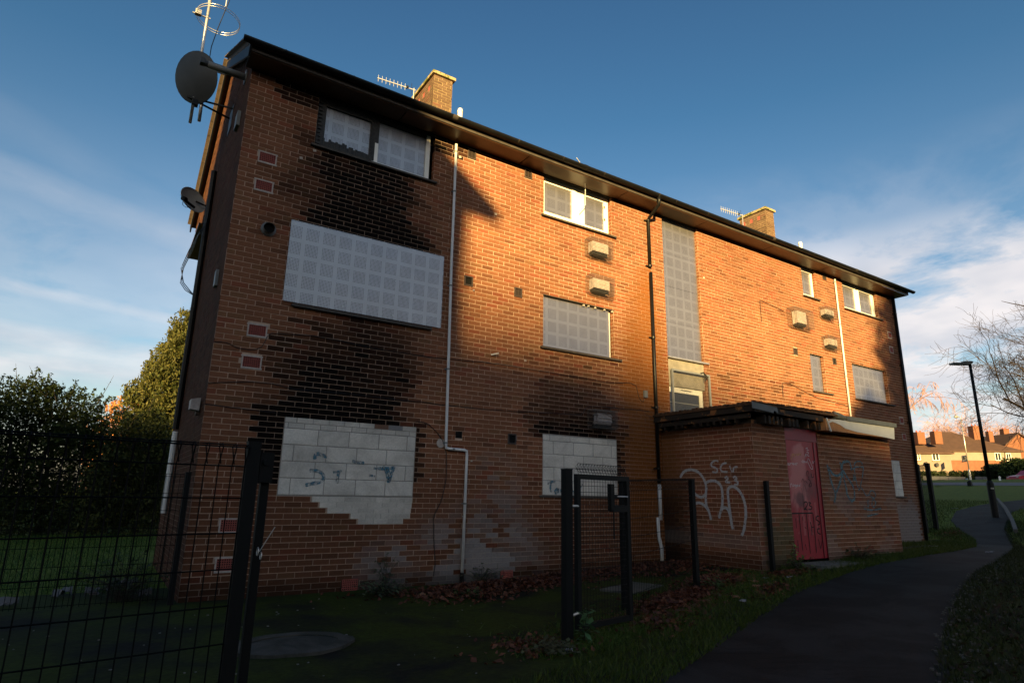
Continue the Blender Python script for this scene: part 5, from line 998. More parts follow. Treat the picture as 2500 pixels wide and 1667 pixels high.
shrub('conifer', 'tall golden green conifer catching the sun beside the block', 'conifer', [(346, 990), (352, 930), (362, 912), (375, 880), (392, 850), (410, 830), (425, 800), (440, 775), (455, 762), (480, 740), (505, 760)], 20.0, 440, 80000, 0.065, (0.034, 0.046, 0.010), (0.085, 0.075, 0.018), rb=0.42, depth=1.8, hang=1.5, r0=0.22)
at_ = shrub('autumn_tree', 'far orange autumn tree seen between the shrub and the conifer', 'tree', [(255, 1010), (268, 985), (285, 978), (305, 970), (330, 968), (350, 985), (362, 1010)], 62.0, 310, 9000, 0.13, (0.42, 0.17, 0.06), (0.60, 0.30, 0.12), rb=1.3, depth=2.5, jag=0.3)

def bare_tree(name, label, base, H, spread, mt, seed, levels=5, droop=0.0, r0=0.2, nb=4, tw=0.012, lean=(0, 0), first=0.28, ratio=0.66, group=None, bias=(0, 0, 0)):
    t = thing(name, label, 'tree', tuple(base), group); rs = np.random.default_rng(seed); tm = MB(); cm = MB(); bias = np.array(bias, float)
    def grow(p, d, L, r, lv):
        n = 5; pts = [p]; q = np.array(p); dd = np.array(d)
        for i in range(n):
            dd = dd+rs.normal(0, 0.09+0.02*lv, 3)+np.array([0, 0, -droop*lv*0.09])+bias*0.04; dd /= np.linalg.norm(dd); q = q+dd*L/n; pts.append(q.copy())
        (tm if lv == 0 else cm).tube(pts, np.linspace(r, r*0.55, n+1), 6 if lv < 2 else 3, cap=False)
        if lv >= levels: return
        k = nb+(2 if lv == 0 else 0)+(1 if lv > 2 else 0)
        for j in range(k):
            f = (first if lv == 0 else 0.25)+(1-(first if lv == 0 else 0.25))*(j+rs.random()*0.6)/k; i0 = min(int(f*n), n-1); b = pts[i0]+(pts[i0+1]-pts[i0])*(f*n-i0)
            a = rs.random()*6.28; o = np.cross(dd, [math.cos(a), math.sin(a), 0.3]); o /= np.linalg.norm(o); nd = dd*(0.75)+o*spread*(0.7+0.5*rs.random()); nd[2] += 0.12 if lv < 3 else 0; nd /= np.linalg.norm(nd)
            grow(b, nd, L*ratio*(0.75+0.5*rs.random()), max(r*0.45, tw), lv+1)
    grow(np.array(base, float), np.array([lean[0], lean[1], 1.0])/np.linalg.norm([lean[0], lean[1], 1.0]), H*0.5, r0, 0)
    tm.build('trunk', MT['bark'], t, True); cm.build('crown', mt, t); return t
def gpx(px, D): q = onD(px, 1200, D); return (q[0], q[1], float(gz(q[0])))
b1 = gpx(2650, 27)
bare_tree('bare_tree', 'leafless tree with a dense fan of dark twigs at the right edge', b1, 8.6, 0.72, MT['twig_dark'], 5, 5, 0.0, 0.20, 4, 0.0085, first=0.22, ratio=0.68, bias=(-0.15, 0.3, 0.05))
b2 = gpx(2222, 56)
bare_tree('birch_tree', 'weeping birch with pinkish drooping twigs just beyond the block', b2, 25, 0.60, MT['twig_pink'], 12, 5, 1.0, 0.14, 5, 0.010, first=0.35, ratio=0.46, bias=tuple(_r0*0.5))
for i, (px, D, H, lab) in enumerate(((2362, 150, 20, 'slim pinkish bare tree behind the gap between the two house roofs'), (2432, 150, 19, 'pinkish bare tree behind the roofs, right of the tall black lamp'), (2335, 160, 16, 'faint low bare tree in the gap left of the hipped roof'), (2470, 165, 19, 'pinkish bare tree above the farthest orange gable'))):
    bare_tree('bare_tree', lab, gpx(px, D), H, 0.7, MT['twig_pink'], 30+i, 4, 0.2, 0.2, 5, 0.03)
# near twig reaching in from the right
tw = thing('tree_branch', 'single bare branch tip reaching in from the right edge under the clouds', 'branch', tuple(onD(2560, 760, 9)))
part('twig', MT['twig_dark'], tw, lambda m: m.tube([onD(2445, 735, 9), onD(2470, 741, 9), onD(2500, 747, 9), onD(2600, 775, 9)], [0.003, 0.006, 0.009, 0.02], 5))

# ------------------------------------------------------------------ grass, leaves, weeds
def blades(m, P, h, c0, c1, lean=0.5):
    n = len(P); a = rng.random(n)*6.283; w = 0.004+0.004*rng.random(n); hh = h*(0.5+rng.random(n)); dx = np.cos(a)*w; dy = np.sin(a)*w; lx = rng.normal(0, lean, n)*hh; ly = rng.normal(0, lean, n)*hh
    V = np.stack([np.column_stack([P[:, 0]-dx, P[:, 1]-dy, P[:, 2]]), np.column_stack([P[:, 0]+dx, P[:, 1]+dy, P[:, 2]]), np.column_stack([P[:, 0]+lx, P[:, 1]+ly, P[:, 2]+hh])], 1).reshape(-1, 3)
    k = rng.random(n)[:, None]; C = np.array(c0)*(1-k)+np.array(c1)*k; b = m.n; m.v.append(V); m.n += len(V); m.c.append(np.repeat(C, 3, 0)); m.f += [(b+3*i, b+3*i+1, b+3*i+2) for i in range(n)]
def along(poly, n, d0, d1, xmin, xmax, sgn=1):
    A = np.array(poly); seg = np.linalg.norm(np.diff(A, axis=0), axis=1); t = np.concatenate([[0], np.cumsum(seg)]); x = np.interp(rng.random(n), [0, 1], [0, 1])
    ts = rng.random(n*3)*t[-1]; X = np.interp(ts, t, A[:, 0]); Y = np.interp(ts, t, A[:, 1]); k = (X > xmin) & (X < xmax); X, Y = X[k][:n], Y[k][:n]
    off = d0+(d1-d0)*rng.random(len(X))**1.4; X = X-off*0.42*sgn; Y = Y+off*0.9*sgn; return np.column_stack([X, Y, gz(X)])
gm = MB(); G0, G1_ = (0.024, 0.040, 0.004), (0.060, 0.085, 0.010)
P = along(PL, 26000, -0.06, 0.75, 0.5, 21.5); blades(gm, P, 0.055, G0, G1_)
P = along(PR, 30000, -0.05, 1.8, 2.0, 24, -1); blades(gm, P, 0.06, (0.012, 0.018, 0.004), (0.028, 0.038, 0.008))
P = np.column_stack([rng.uniform(18.9, 34, 16000), rng.uniform(-1, 6.5, 16000), np.zeros(16000)]); P = P[~in_poly(P[:, 0], P[:, 1])]; P[:, 2] = gz(P[:, 0]); blades(gm, P, 0.10, G0, G1_)
P = np.column_stack([rng.uniform(-7, 1.5, 22000), rng.uniform(1.3, 13.5, 22000), np.zeros(22000)]); P = P[~((P[:, 0] > -0.1) & (P[:, 1] < 7.2))]; blades(gm, P, 0.10, (0.020, 0.055, 0.010), (0.045, 0.10, 0.018))
k = rng.random(14000); P = np.column_stack([2.6+k*5.4+rng.normal(0, .25, 14000), -4.35+k*1.9+np.abs(rng.normal(0, .35, 14000)), np.zeros(14000)]); P = P[~in_poly(P[:, 0], P[:, 1])]; P[:, 2] = gz(P[:, 0]); blades(gm, P, 0.045, (0.030, 0.055, 0.006), (0.060, 0.10, 0.012), 0.8)
k = rng.random(5000); P = np.column_stack([8.6+k*10, -2.4+rng.random(5000)*0.25, np.zeros(5000)]); P[:, 1] = np.where(P[:, 0] > 12.9, -0.25-0.8*rng.random(5000), P[:, 1]); P = P[~((P[:, 0] > 9.0) & (P[:, 0] < 10.5))]; P[:, 2] = gz(P[:, 0]); blades(gm, P, 0.07, G0, G1_)
gm.build('grass', MT['grass']); tag(bpy.data.objects['grass'], 'short green grass along the path and behind the fences', 'grass', kind='stuff')
lm = MB()
def leaves(m, cx_, cy_, sx, sy, n, hh=0.05, c0=(0.055, 0.016, 0.011), c1=(0.125, 0.048, 0.026), s=0.032, ang=0.0, keep_off=True):
    x = rng.normal(0, sx, n); y = rng.normal(0, sy, n); X = cx_+x*math.cos(ang)-y*math.sin(ang); Y = cy_+x*math.sin(ang)+y*math.cos(ang)
    if keep_off: k = ~in_poly(X, Y); X, Y, x, y = X[k], Y[k], x[k], y[k]
    n = len(X); z = gz(X)+0.008+hh*rng.random(n)*np.exp(-(x/sx)**2/2-(y/sy)**2/2)*1.6
    a = rng.normal(size=(n, 3)); a[:, 2] *= 0.45; a /= np.linalg.norm(a, axis=1)[:, None]; b = np.cross(a, [0, 0, 1.]+rng.normal(0, .4, (n, 3))); b /= np.linalg.norm(b, axis=1)[:, None]; sz = s*(0.5+rng.random(n)); a *= sz[:, None]; b *= (sz*.7)[:, None]; p = np.column_stack([X, Y, z]); up = np.zeros((n, 3)); up[:, 2] = sz*0.35
    V = np.stack([p-a, p-b*.7+up, p+a, p+b], 1).reshape(-1, 3); k = rng.random(n)[:, None]; C = (np.array(c0)*(1-k)+np.array(c1)*k)*(0.6+0.8*rng.random((n, 1))); b0 = m.n; m.v.append(V); m.n += len(V); m.c.append(np.repeat(C, 4, 0)); m.f += [(b0+4*i, b0+4*i+1, b0+4*i+2, b0+4*i+3) for i in range(n)]
leaves(lm, 4.1, -0.75, 0.75, 0.22, 2600, 0.07, ang=-0.1); leaves(lm, 3.3, -1.15, 0.35, 0.25, 700, 0.06); leaves(lm, 5.6, -0.5, 0.8, 0.18, 1500, 0.05); leaves(lm, 5.3, -3.05, 0.8, 0.20, 2600, 0.07, ang=0.40)
leaves(lm, 6.9, -2.35, 0.5, 0.22, 1300, 0.05, ang=.3); leaves(lm, 7.3, -0.8, 0.8, 0.35, 1700, 0.05); leaves(lm, 4.1, -3.75, 0.25, 0.14, 300, 0.03); leaves(lm, 8.3, -2.5, 0.4, 0.12, 500, 0.03)
leaves(lm, 7.0, -3.2, 0.4, 0.10, 260, 0.02, ang=.4); leaves(lm, 2.6, -3.9, 0.3, 0.2, 300, 0.02); leaves(lm, 6.5, -6.3, 3.5, 0.6, 2400, 0.03, (0.012, 0.008, 0.005), (0.038, 0.022, 0.012), 0.022, 0.25); leaves(lm, 11, -5.2, 3.0, 0.4, 1500, 0.03, (0.012, 0.008, 0.005), (0.036, 0.022, 0.012), 0.022, 0.28); leaves(lm, 20.5, -0.1, 0.7, 0.3, 500, 0.03)
tag(lm.build('fallen_leaves', MT['dead']), 'reddish brown fallen leaves drifted against the wall and fences', 'leaves', kind='stuff')
st = MB()
k = rng.random(420); X = 4.6+k*9+rng.normal(0, .25, 420); Y = np.interp(X, np.array(PR)[:, 0], np.array(PR)[:, 1])-np.abs(rng.normal(0, .22, 420))+0.12
for x, y in zip(X, Y): s = 0.005+0.012*rng.random(); st.obox((x, y, float(gz(x))+0.012+s*0.4), (s, s*.3, 0), (-s*.3, s*.8, 0), (0, 0, s*0.5), np.array([0.08, 0.078, 0.075])*(0.3+0.9*rng.random()))
k = rng.random(260)
for x, y in zip(rng.uniform(-2.5, 6, 110), rng.uniform(-4.6, -0.4, 110)): s = 0.003+0.005*rng.random(); st.obox((x, y, float(gz(x))+s*0.4), (s, s*.4, 0), (-s*.4, s*.7, 0), (0, 0, s*0.5), (0.16, 0.155, 0.145))
tag(st.build('gravel', MT['block']), 'scattered pale grit along the path edge', 'gravel', kind='stuff')
def weed(label, x, y, r, h, n, c0, c1, ls=0.045, name='weed', cat='weed', up=0.5):
    z = float(gz(x)); t = thing(name, label, cat, (x, y, z), None); m = MB(); sm = MB()
    for i in range(n):
        a = rng.random()*6.283; rr = r*(0.2+0.8*rng.random()); e = np.array([x+math.cos(a)*rr, y+math.sin(a)*rr, z+h*(0.3+0.7*rng.random())*(1-0.4*rr/r)]); p0 = np.array([x+rng.normal(0, r*.08), y+rng.normal(0, r*.08), z]); sm.tube([p0, (p0+e)/2+np.array([0, 0, h*.15]), e], [0.003, 0.0025, 0.0015], 3, cap=False)
        for k in range(7):
            q = p0+(e-p0)*(0.35+0.65*k/6)+np.array([0, 0, h*.12*(1-abs(k-3)/3)]); aa = rng.random()*6.283; l = ls*(0.6+0.7*rng.random()); d = np.array([math.cos(aa), math.sin(aa), rng.normal(0, .4)])*l; w = np.array([-math.sin(aa), math.cos(aa), 0])*l*0.38
            kk = rng.random(); m.add([q, q+d*.5+w, q+d, q+d*.5-w], [(0, 1, 2, 3)], np.array(c0)*(1-kk)+np.array(c1)*kk)
    sm.build('stem', MT['bark'], t); m.build('foliage', MT['leaf'], t); return t
weed('clump of grey green weeds against the wall left of the white pipe', 2.35, -0.62, 0.50, 0.26, 60, (0.045, 0.065, 0.035), (0.08, 0.11, 0.06))
weed('tall straggly weed rising against the wall below the white step patch', 2.55, -0.16, 0.22, 0.62, 20, (0.04, 0.06, 0.035), (0.07, 0.10, 0.055))
weed('low green weeds among the leaves below the white pipe', 3.25, -1.25, 0.30, 0.14, 34, (0.035, 0.065, 0.02), (0.06, 0.10, 0.03))
weed('weeds growing out of leaves right of the white pipe', 4.0, -0.35, 0.35, 0.35, 40, (0.05, 0.055, 0.03), (0.09, 0.09, 0.05))
weed('small bright green sapling at the foot of the gate', 2.98, -4.02, 0.13, 0.42, 9, (0.06, 0.13, 0.05), (0.10, 0.20, 0.08), 0.075, 'sapling', 'sapling')
weed('ragged weed tuft in front of the gate post', 2.50, -4.12, 0.28, 0.12, 40, (0.05, 0.055, 0.025), (0.10, 0.10, 0.05))
weed('weeds at the foot of the lone post by the store', 8.75, -2.45, 0.26, 0.40, 26, (0.05, 0.09, 0.02), (0.10, 0.16, 0.03))
weed('dark weeds growing right of the red door', 10.9, -2.35, 0.45, 0.35, 40, (0.04, 0.055, 0.02), (0.075, 0.09, 0.035))
weed('little green plant growing from the bricks left of the red door', 9.1, -2.17, 0.06, 0.95, 4, (0.12, 0.22, 0.04), (0.16, 0.30, 0.06), 0.05)
weed('brambly weeds at the left foot of the block behind the fence', -0.55, 0.55, 0.7, 0.65, 90, (0.02, 0.035, 0.012), (0.045, 0.065, 0.022), 0.05)
weed('green weeds by the foot of the dark fence post near the leaves', 6.3, -2.75, 0.22, 0.22, 24, (0.05, 0.09, 0.03), (0.09, 0.13, 0.04))
def litter(label, x, y, sx, sy, c, name='litter', mt='block', h=0.02, seed=0):
    z = float(gz(x))+0.013; n = 6; V = [(x+sx*(i/n-.5), y+sy*(j/n-.5)+0.01*hash2(i+seed, j), z+h*hash2(i*1.7+seed, j*2.3)) for j in range(n+1) for i in range(n+1)]
    m = MB(); m.add(V, [(j*(n+1)+i, j*(n+1)+i+1, (j+1)*(n+1)+i+1, (j+1)*(n+1)+i) for j in range(n) for i in range(n)], c); return tag(m.build(name, MT[mt], None, loc=(x, y, z)), label, 'litter')
LT = [('crumpled white paper scrap in front of the gate post', 2.63, -4.23, .07, .05), ('white paper scrap on the moss left of the grass verge', 7.61, -2.64, .10, .06), ('thin white scrap right of the paper on the moss', 7.98, -2.80, .13, .03), ('pinkish scrap among the leaves beyond the mesh panel', 5.87, -3.55, .09, .05), ('flat white wrapper at the right foot of the store', 14.2, -1.3, .22, .12), ('crushed white carton by the corner drainpipe', 15.9, -1.35, .22, .2),
 ('white wrapper lying on the far end of the path', 28.6, 3.25, .35, .2), ('pale wrapper on the right side of the path', 15.2, -2.75, .3, .06), ('long white carton piece at far left behind the fence', -1.72, 0.62, .30, .08), ('grey white plastic sheet behind the fence', -1.18, 1.05, .2, .16), ('crumpled white and blue bag behind the fence', -0.86, 0.95, .18, .12), ('small white scrap beside the blue bag', -0.66, 1.15, .12, .1), ('torn pale bag among weeds near the block corner', -0.50, 1.7, .3, .2), ('white cup lid near the rear fence post', -0.32, 0.6, .16, .1)]
for i, (lab, x, y, sx, sy) in enumerate(LT): litter(lab, x, y, sx, sy, np.array([0.24, 0.24, 0.27])*(0.5+0.6*hash2(i, 1))*(1 if i < 8 else 0.55), h=0.03 if i < 8 else 0.11, seed=i*3)
for k in range(5): litter(['brown curled leaf lying alone before the store wall', 'large tan leaf on the moss by the wall', 'tan leaf at the grass edge beyond the path bend', 'single curled leaf near the verge', 'brown leaf under the wall by the white pipe'][k], [7.2, 3.15, 6.9, 6.0, 2.75][k], [-2.75, -0.55, -3.0, -3.35, -0.95][k], .10, .07, (0.20, 0.09, 0.05), 'dead_leaf', h=0.04, seed=k+40)['category'] = 'leaf'
sl_ = MB(); a = np.linspace(0, 2*math.pi, 25)[:-1]; oc = np.array([0.66, -2.82])
O = [(oc[0]+(0.50+0.05*hash2(i, 1))*math.cos(t), oc[1]+(0.40+0.04*hash2(i, 2))*math.sin(t)) for i, t in enumerate(a)]; I = [(oc[0]+0.40*math.cos(t), oc[1]+0.31*math.sin(t)) for t in a]
sl_.add([(x, y, 0.006) for x, y in O]+[(x, y, 0.045) for x, y in O]+[(x, y, 0.045) for x, y in I]+[(x, y, 0.034) for x, y in I], [(i, (i+1) % 24, 24+(i+1) % 24, 24+i) for i in range(24)]+[(24+i, 24+(i+1) % 24, 48+(i+1) % 24, 48+i) for i in range(24)]+[(48+i, 48+(i+1) % 24, 72+(i+1) % 24, 72+i) for i in range(24)]+[tuple(range(72, 96))], (0.022, 0.023, 0.018))
tag(sl_.build('manhole_cover', MT['block'], None, loc=(0.66, -2.82, 0)), 'sunken slab with ragged pale rim in the mossy ground', 'manhole cover')
tag(MB().obox((5.55, -1.95, 0.085), (0.42, 0.12, 0.012), (-0.08, 0.24, 0.0), (0, 0, 0.025), (0.06, 0.065, 0.055)).build('paving_slab', MT['block'], None, loc=(5.55, -1.95, 0.08)), 'pale flat concrete slab on the moss behind the mesh panel', 'slab')

# ------------------------------------------------------------------ lamps, street furniture, houses beyond
def lamp_post(label, base, H, arm, r=0.06, head='flat', mt='black_paint', group='street lamps'):
    t = thing('street_lamp', label, 'street lamp', base, group); x, y, z = base; a = np.array(arm, float); an = a/np.linalg.norm(a)
    part('base', MT[mt], t, lambda m: (m.tube([(x, y, z-0.05), (x, y, z+1.15)], r*1.75, 12), m.tube([(x, y, z+1.15), (x, y, z+1.25)], [r*1.75, r*1.05], 12)))
    part('column', MT[mt], t, lambda m: m.tube([(x, y, z+1.2), (x, y, z+H)], [r, r*0.75], 12), True)
    if head == 'flat':
        top = np.array([x, y, z+H])
        part('lantern', MT['dish'], t, lambda m: (m.obox(top+a*0.55+np.array([0, 0, 0.015]), a*0.50, (-an[1]*0.13, an[0]*0.13, 0), (0, 0, 0.030)), m.obox(top+a*0.14+np.array([0, 0, 0.075]), a*0.24, (-an[1]*0.09, an[0]*0.09, 0), (0, 0, 0.035))))
        part('access_panel', MT['galv'], t, lambda m: m.box((x-r*1.9, y-r*1.9, z+0.95), (x-r*1.2, y-r*0.6, z+1.0)))
    else:
        top = np.array([x, y, z+H])
        part('arm', MT[mt], t, lambda m: m.tube([top, top+np.array([0, 0, 0.18])+a*0.15, top+np.array([0, 0, 0.22])+a*0.5], r*0.6, 8))
        part('lantern', MT['galv'], t, lambda m: (m.tube([top+np.array([0, 0, 0.20])+a*0.4, top+np.array([0, 0, 0.26])+a*0.75, top+np.array([0, 0, 0.16])+a*1.05], [0.09, 0.20, 0.07], 10)))
    return t
_rg = np.array([_r0[0], _r0[1], 0.0])
lamp_post('tall black street lamp with flat head beside the path', (24.98, 0.57, 0.90), 5.38, -_rg*0.64, 0.062)
q = onD(2369, 1166, 62); lamp_post('slender older street lamp with rounded head across the green', (q[0], q[1], q[2]-0.4), 6.35, -_rg*0.62, 0.055, 'old', 'galv')
def wall_pt(px, py, P0, n): d = ray(px, py); return CAM+d*((P0-CAM)@n)/(d@n)
def house(label, corner, D, rot, wl, wr, ze, zr, zb, cols, left_hip=True):
    """corner = nearest vertical corner (px, py at eaves); the left face runs left of it, the right face away to the right"""
    C0 = onD(corner[0], corner[1], D); ze_ = C0[2]; a = np.array([-_rg[0]*math.cos(rot)-(-_r0[1])*0, 0, 0]); fwd = np.array([_f[0], _f[1], 0]); fwd /= np.linalg.norm(fwd)
    L = -_rg*math.cos(rot)+fwd*math.sin(rot); Rr = _rg*math.sin(rot)+fwd*math.cos(rot)
    base = ze_-ze; t = thing('house', label, 'house', (C0[0], C0[1], base), 'houses beyond the green')
    up = np.array([0, 0, 1.]); B0 = np.array([C0[0], C0[1], base]); crn = [B0, B0+L*wl, B0+L*wl+Rr*wr, B0+Rr*wr]
    def face(m, p, q_, z0, z1, off=0.0):
        d = (q_-p)/np.linalg.norm(q_-p); nn_ = np.cross(d, up); nn_ *= np.sign(nn_@(CAM-p)); o = nn_*off; m.quad(p+up*z0+o, q_+up*z0+o, q_+up*z1+o, p+up*z1+o)
    for (i, j), (lo, hi, split) in zip(((0, 1), (0, 3), (1, 2), (2, 3)), cols):
        part('wall', lo, t, lambda m: face(m, crn[i], crn[j], 0, split)); part('wall', hi, t, lambda m: face(m, crn[i], crn[j], split, ze, 0.0))
    ov = 0.45; E4 = [C0-(L+Rr)*ov, C0+L*(wl+ov)-Rr*ov, C0+L*(wl+ov)+Rr*(wr+ov), C0-L*ov+Rr*(wr+ov)]
    if wl >= wr: R0, R1 = C0+L*wr/2+Rr*wr/2, C0+L*(wl-wr/2)+Rr*wr/2
    else: R0, R1 = C0+L*wl/2+Rr*wl/2, C0+L*wl/2+Rr*(wr-wl/2)
    R0 = R0+up*zr; R1 = R1+up*zr
    fs = [(0, 1, 5, 4), (1, 2, 5), (2, 3, 4, 5), (3, 0, 4)] if wl >= wr else [(0, 1, 4), (1, 2, 5, 4), (2, 3, 5), (3, 0, 4, 5)]
    rf = part('roof', MT['tile_far'], t, lambda m: (m.add(E4+[R0, R1], fs), m.add([e-up*0.18 for e in E4]+E4, [(0, 3, 2, 1), (0, 1, 5, 4), (1, 2, 6, 5), (2, 3, 7, 6), (3, 0, 4, 7)])))
    return t, B0, L, Rr, R0, R1, rf
MT['tile_far'] = mat('far_roof_tile', (0.075, 0.040, 0.030), 0.9, ns=1.2, na=0.3); MT['cream'] = mat('cream_render', (0.22, 0.165, 0.14), 0.9, ns=0.7, na=0.2); MT['far_brick'] = mat('far_red_brick', (0.17, 0.068, 0.040), 0.9, ns=2.0, na=0.25)
MT['pebble'] = mat('brown_pebbledash', (0.20, 0.12, 0.07), 0.95, ns=2.0, na=0.2)
def hwin(t, P0, n, x0, x1, y0, y1, nb=2):
    p = [wall_pt(x0, y1, P0, n), wall_pt(x1, y1, P0, n), wall_pt(x1, y0, P0, n), wall_pt(x0, y0, P0, n)]; o = n*0.03
    pr = [p[0], np.array([p[1][0], p[1][1], p[0][2]]), np.array([p[1][0], p[1][1], p[3][2]]), p[3]]; pr = [np.array([pr[0][0], pr[0][1], pr[0][2]]), pr[1], pr[2], np.array([pr[0][0], pr[0][1], pr[3][2]])]
    d = pr[1]-pr[0]; W_ = np.linalg.norm(d); d = d/W_; H_ = pr[3][2]-pr[0][2]; up = np.array([0, 0, 1.]); f = 0.07
    def fr(m):
        c = pr[0]
        for a0, a1, b0, b1 in [(0, f, 0, H_), (W_-f, W_, 0, H_), (f, W_-f, 0, f), (f, W_-f, H_-f, H_)]+[(W_*k/nb-f/2, W_*k/nb+f/2, f, H_-f) for k in range(1, nb)]: m.obox(c+d*(a0+a1)/2+up*(b0+b1)/2+n*0.03, d*(a1-a0)/2, n*0.03, up*(b1-b0)/2)
    w = part('window', MT['upvc'], t, fr); part('pane', MT['glass'], w, lambda m: m.quad(*[q_+n*0.02 for q_ in pr]))
    part('sill', MT['far_brick'], w, lambda m: m.obox(pr[0]+d*W_/2-up*0.06+n*0.05, d*(W_/2+0.08), n*0.06, up*0.05))
def nrm_of(L, P0): n = np.cross(L, [0, 0, 1.]); n /= np.linalg.norm(n); return n*np.sign(n@(CAM-P0))
def stack(t, px, py0, py1, D, w, mt='far_brick'):
    c = onD(px, py0, D); b = onD(px, py1, D); ch = part('chimney', MT[mt], t, lambda m: m.obox((c+np.array([c[0], c[1], b[2]]))/2, _rg*w/2, np.array([_f[0], _f[1], 0])*w/2, (0, 0, (c[2]-b[2])/2)))
    part('chimney_pot', MT['terracotta'], ch, lambda m: [m.tube([c+_rg*s*w/4+np.array([0, 0, -.01]), c+_rg*s*w/4+np.array([0, 0, 0.28])], 0.12, 8) for s in (-1, 1)])
cr, fb, pb = MT['cream'], MT['far_brick'], MT['pebble']
t, B0, L, Rr, R0, R1, rf = house('cream rendered house with two wall dishes, partly behind the block', (2319, 1105), 95, R(16), 11.0, 7.5, 5.0, 2.7, 0, [(cr, cr, 2.5), (pb, pb, 2.4), (pb, pb, 2.4), (pb, pb, 2.4)])
n = nrm_of(L, B0); hwin(t, B0, n, 2277, 2294, 1106, 1124); hwin(t, B0, n, 2236, 2248, 1105, 1123); stack(t, 2283.5, 1053, 1085, 96, 1.15); stack(t, 2242, 1055, 1085, 98, 1.2)
for px, py in ((2260.5, 1132), (2287, 1134.5)): c = wall_pt(px, py, B0, n)+n*0.3; t_ = thing('satellite_dish', 'small wall dish, left one on the cream house' if px < 2270 else 'small wall dish, right one on the cream house', 'satellite dish', tuple(c)); part('reflector', MT['dish'], t_, lambda m: bowl(m, c, n+_rg*0.5, 0.32, 0.05, 18, 3), True); part('bracket', MT['galv'], t_, lambda m: m.tube([c, c-n*0.3+np.array([0, 0, -.1])], 0.02, 6))
n3 = nrm_of(Rr, B0); hwin(t, B0, n3, 2350, 2364, 1112, 1126)
t, B0, L, Rr, R0, R1, rf = house('house with cream upper storey and red brick below under a hipped roof', (2491, 1101), 106, R(7), 15.5, 14, 5.4, 4.0, 0, [(fb, cr, 3.75), (fb, cr, 3.75), (fb, cr, 3.75), (fb, fb, 3.75)])
n = nrm_of(L, B0); hwin(t, B0, n, 2430.5, 2445, 1105, 1124); hwin(t, B0, n, 2458, 2470, 1106, 1125); hwin(t, B0, n, 2435, 2450, 1137, 1147, 2); hwin(t, B0, n, 2464, 2473, 1140, 1152, 1); hwin(t, B0, n, 2422, 2430, 1138, 1150, 1); stack(t, 2377, 1040, 1075, 112, 1.4)
part('downpipe', MT['black_paint'], t, lambda m: m.tube([wall_pt(2453, 1104, B0, n)+n*.08, wall_pt(2453, 1150, B0, n)+n*.08], 0.05, 6))
t = thing('house', 'farthest orange brick house with steep gable at the right edge', 'house', tuple(onD(2500, 1180, 118)), 'houses beyond the green'); fw_ = np.array([_f[0], _f[1], 0.0]); fw_ /= np.linalg.norm(fw_)
gp = [onD(px, py, 118) for px, py in ((2452, 1088), (2484, 1059), (2545, 1102), (2545, 1185), (2452, 1185))]; gb = [p_+fw_*9 for p_ in gp]
part('wall', MT['far_brick'], t, lambda m: m.add(gp+gb, [(0, 1, 2, 3, 4), (9, 8, 7, 6, 5), (0, 4, 9, 5), (2, 7, 8, 3)]))
gr_ = [p_-fw_*0.4+np.array([0, 0, .05]) for p_ in gp[:3]]+[p_+fw_*0.4+np.array([0, 0, .05]) for p_ in gb[:3]]; up_ = np.array([0, 0, 0.22])
part('roof', MT['tile_far'], t, lambda m: m.add(gr_+[p_+up_ for p_ in gr_], [(6, 7, 10, 9), (7, 8, 11, 10), (0, 3, 4, 1), (1, 4, 5, 2), (0, 1, 7, 6), (1, 2, 8, 7), (3, 9, 10, 4), (4, 10, 11, 5), (0, 6, 9, 3), (2, 5, 11, 8)]))
stack(t, 2414, 1053, 1080, 122, 0.9); stack(t, 2451, 1047, 1092, 122, 1.1)
# hedges, boards, road, cars and small furniture on the green
def hedge(name, label, pts, Hh, D, wd, n=9000, c0=(0.020, 0.030, 0.010), c1=(0.040, 0.055, 0.018)):
    P = [onD(px, py, D) for px, py in pts]; t = thing(name, label, 'hedge', tuple(P[0])); cen = []; 
    for a, b in zip(P[:-1], P[1:]):
        for s in np.linspace(0, 1, 24): p = a*(1-s)+b*s; cen += [(p[0]+rng.normal(0, .2), p[1]+rng.normal(0, wd/2), p[2]+Hh*f_) for f_ in (0.15, 0.45, 0.75)]
    m = MB(); leaf_mass(m, cen, [Hh*0.30]*len(cen), n, 0.16, c0, c1); m.build('foliage', MT['leaf'], t); return t
hedge('hedge', 'long dark clipped hedge in front of the distant houses', [(2225, 1180), (2370, 1180), (2420, 1181)], 1.6, 82, 1.2, 16000)
hedge('hedge', 'darker taller hedge right of the black lamp', [(2420, 1178), (2475, 1178)], 2.3, 80, 1.2, 9000); hedge('hedge', 'rounded dark bush at the right edge before the houses', [(2478, 1172), (2530, 1174)], 2.6, 76, 1.5, 9000, (0.025, 0.045, 0.012), (0.05, 0.075, 0.02))
def slabthing(name, label, cat, px0, px1, pyt, pyb, D, mt, parts=1, th=0.08, gap=0.03):
    a = onD(px0, pyb, D); b = onD(px1, pyb, D); zt = onD((px0+px1)/2, pyt, D)[2]; zb = min(a[2], b[2])-0.1; t = thing(name, label, cat, (a[0], a[1], zb)); d = b-a; d[2] = 0; Lg = np.linalg.norm(d); d /= Lg; n_ = np.array([-d[1], d[0], 0])
    for k in range(parts): s0 = Lg*k/parts; s1 = Lg*(k+1)/parts-gap; part('panel', MT[mt], t, lambda m: m.obox(a+d*(s0+s1)/2+np.array([0, 0, (zt+zb)/2-a[2]]), d*(s1-s0)/2, n_*th/2, (0, 0, (zt-zb)/2)))
    return t
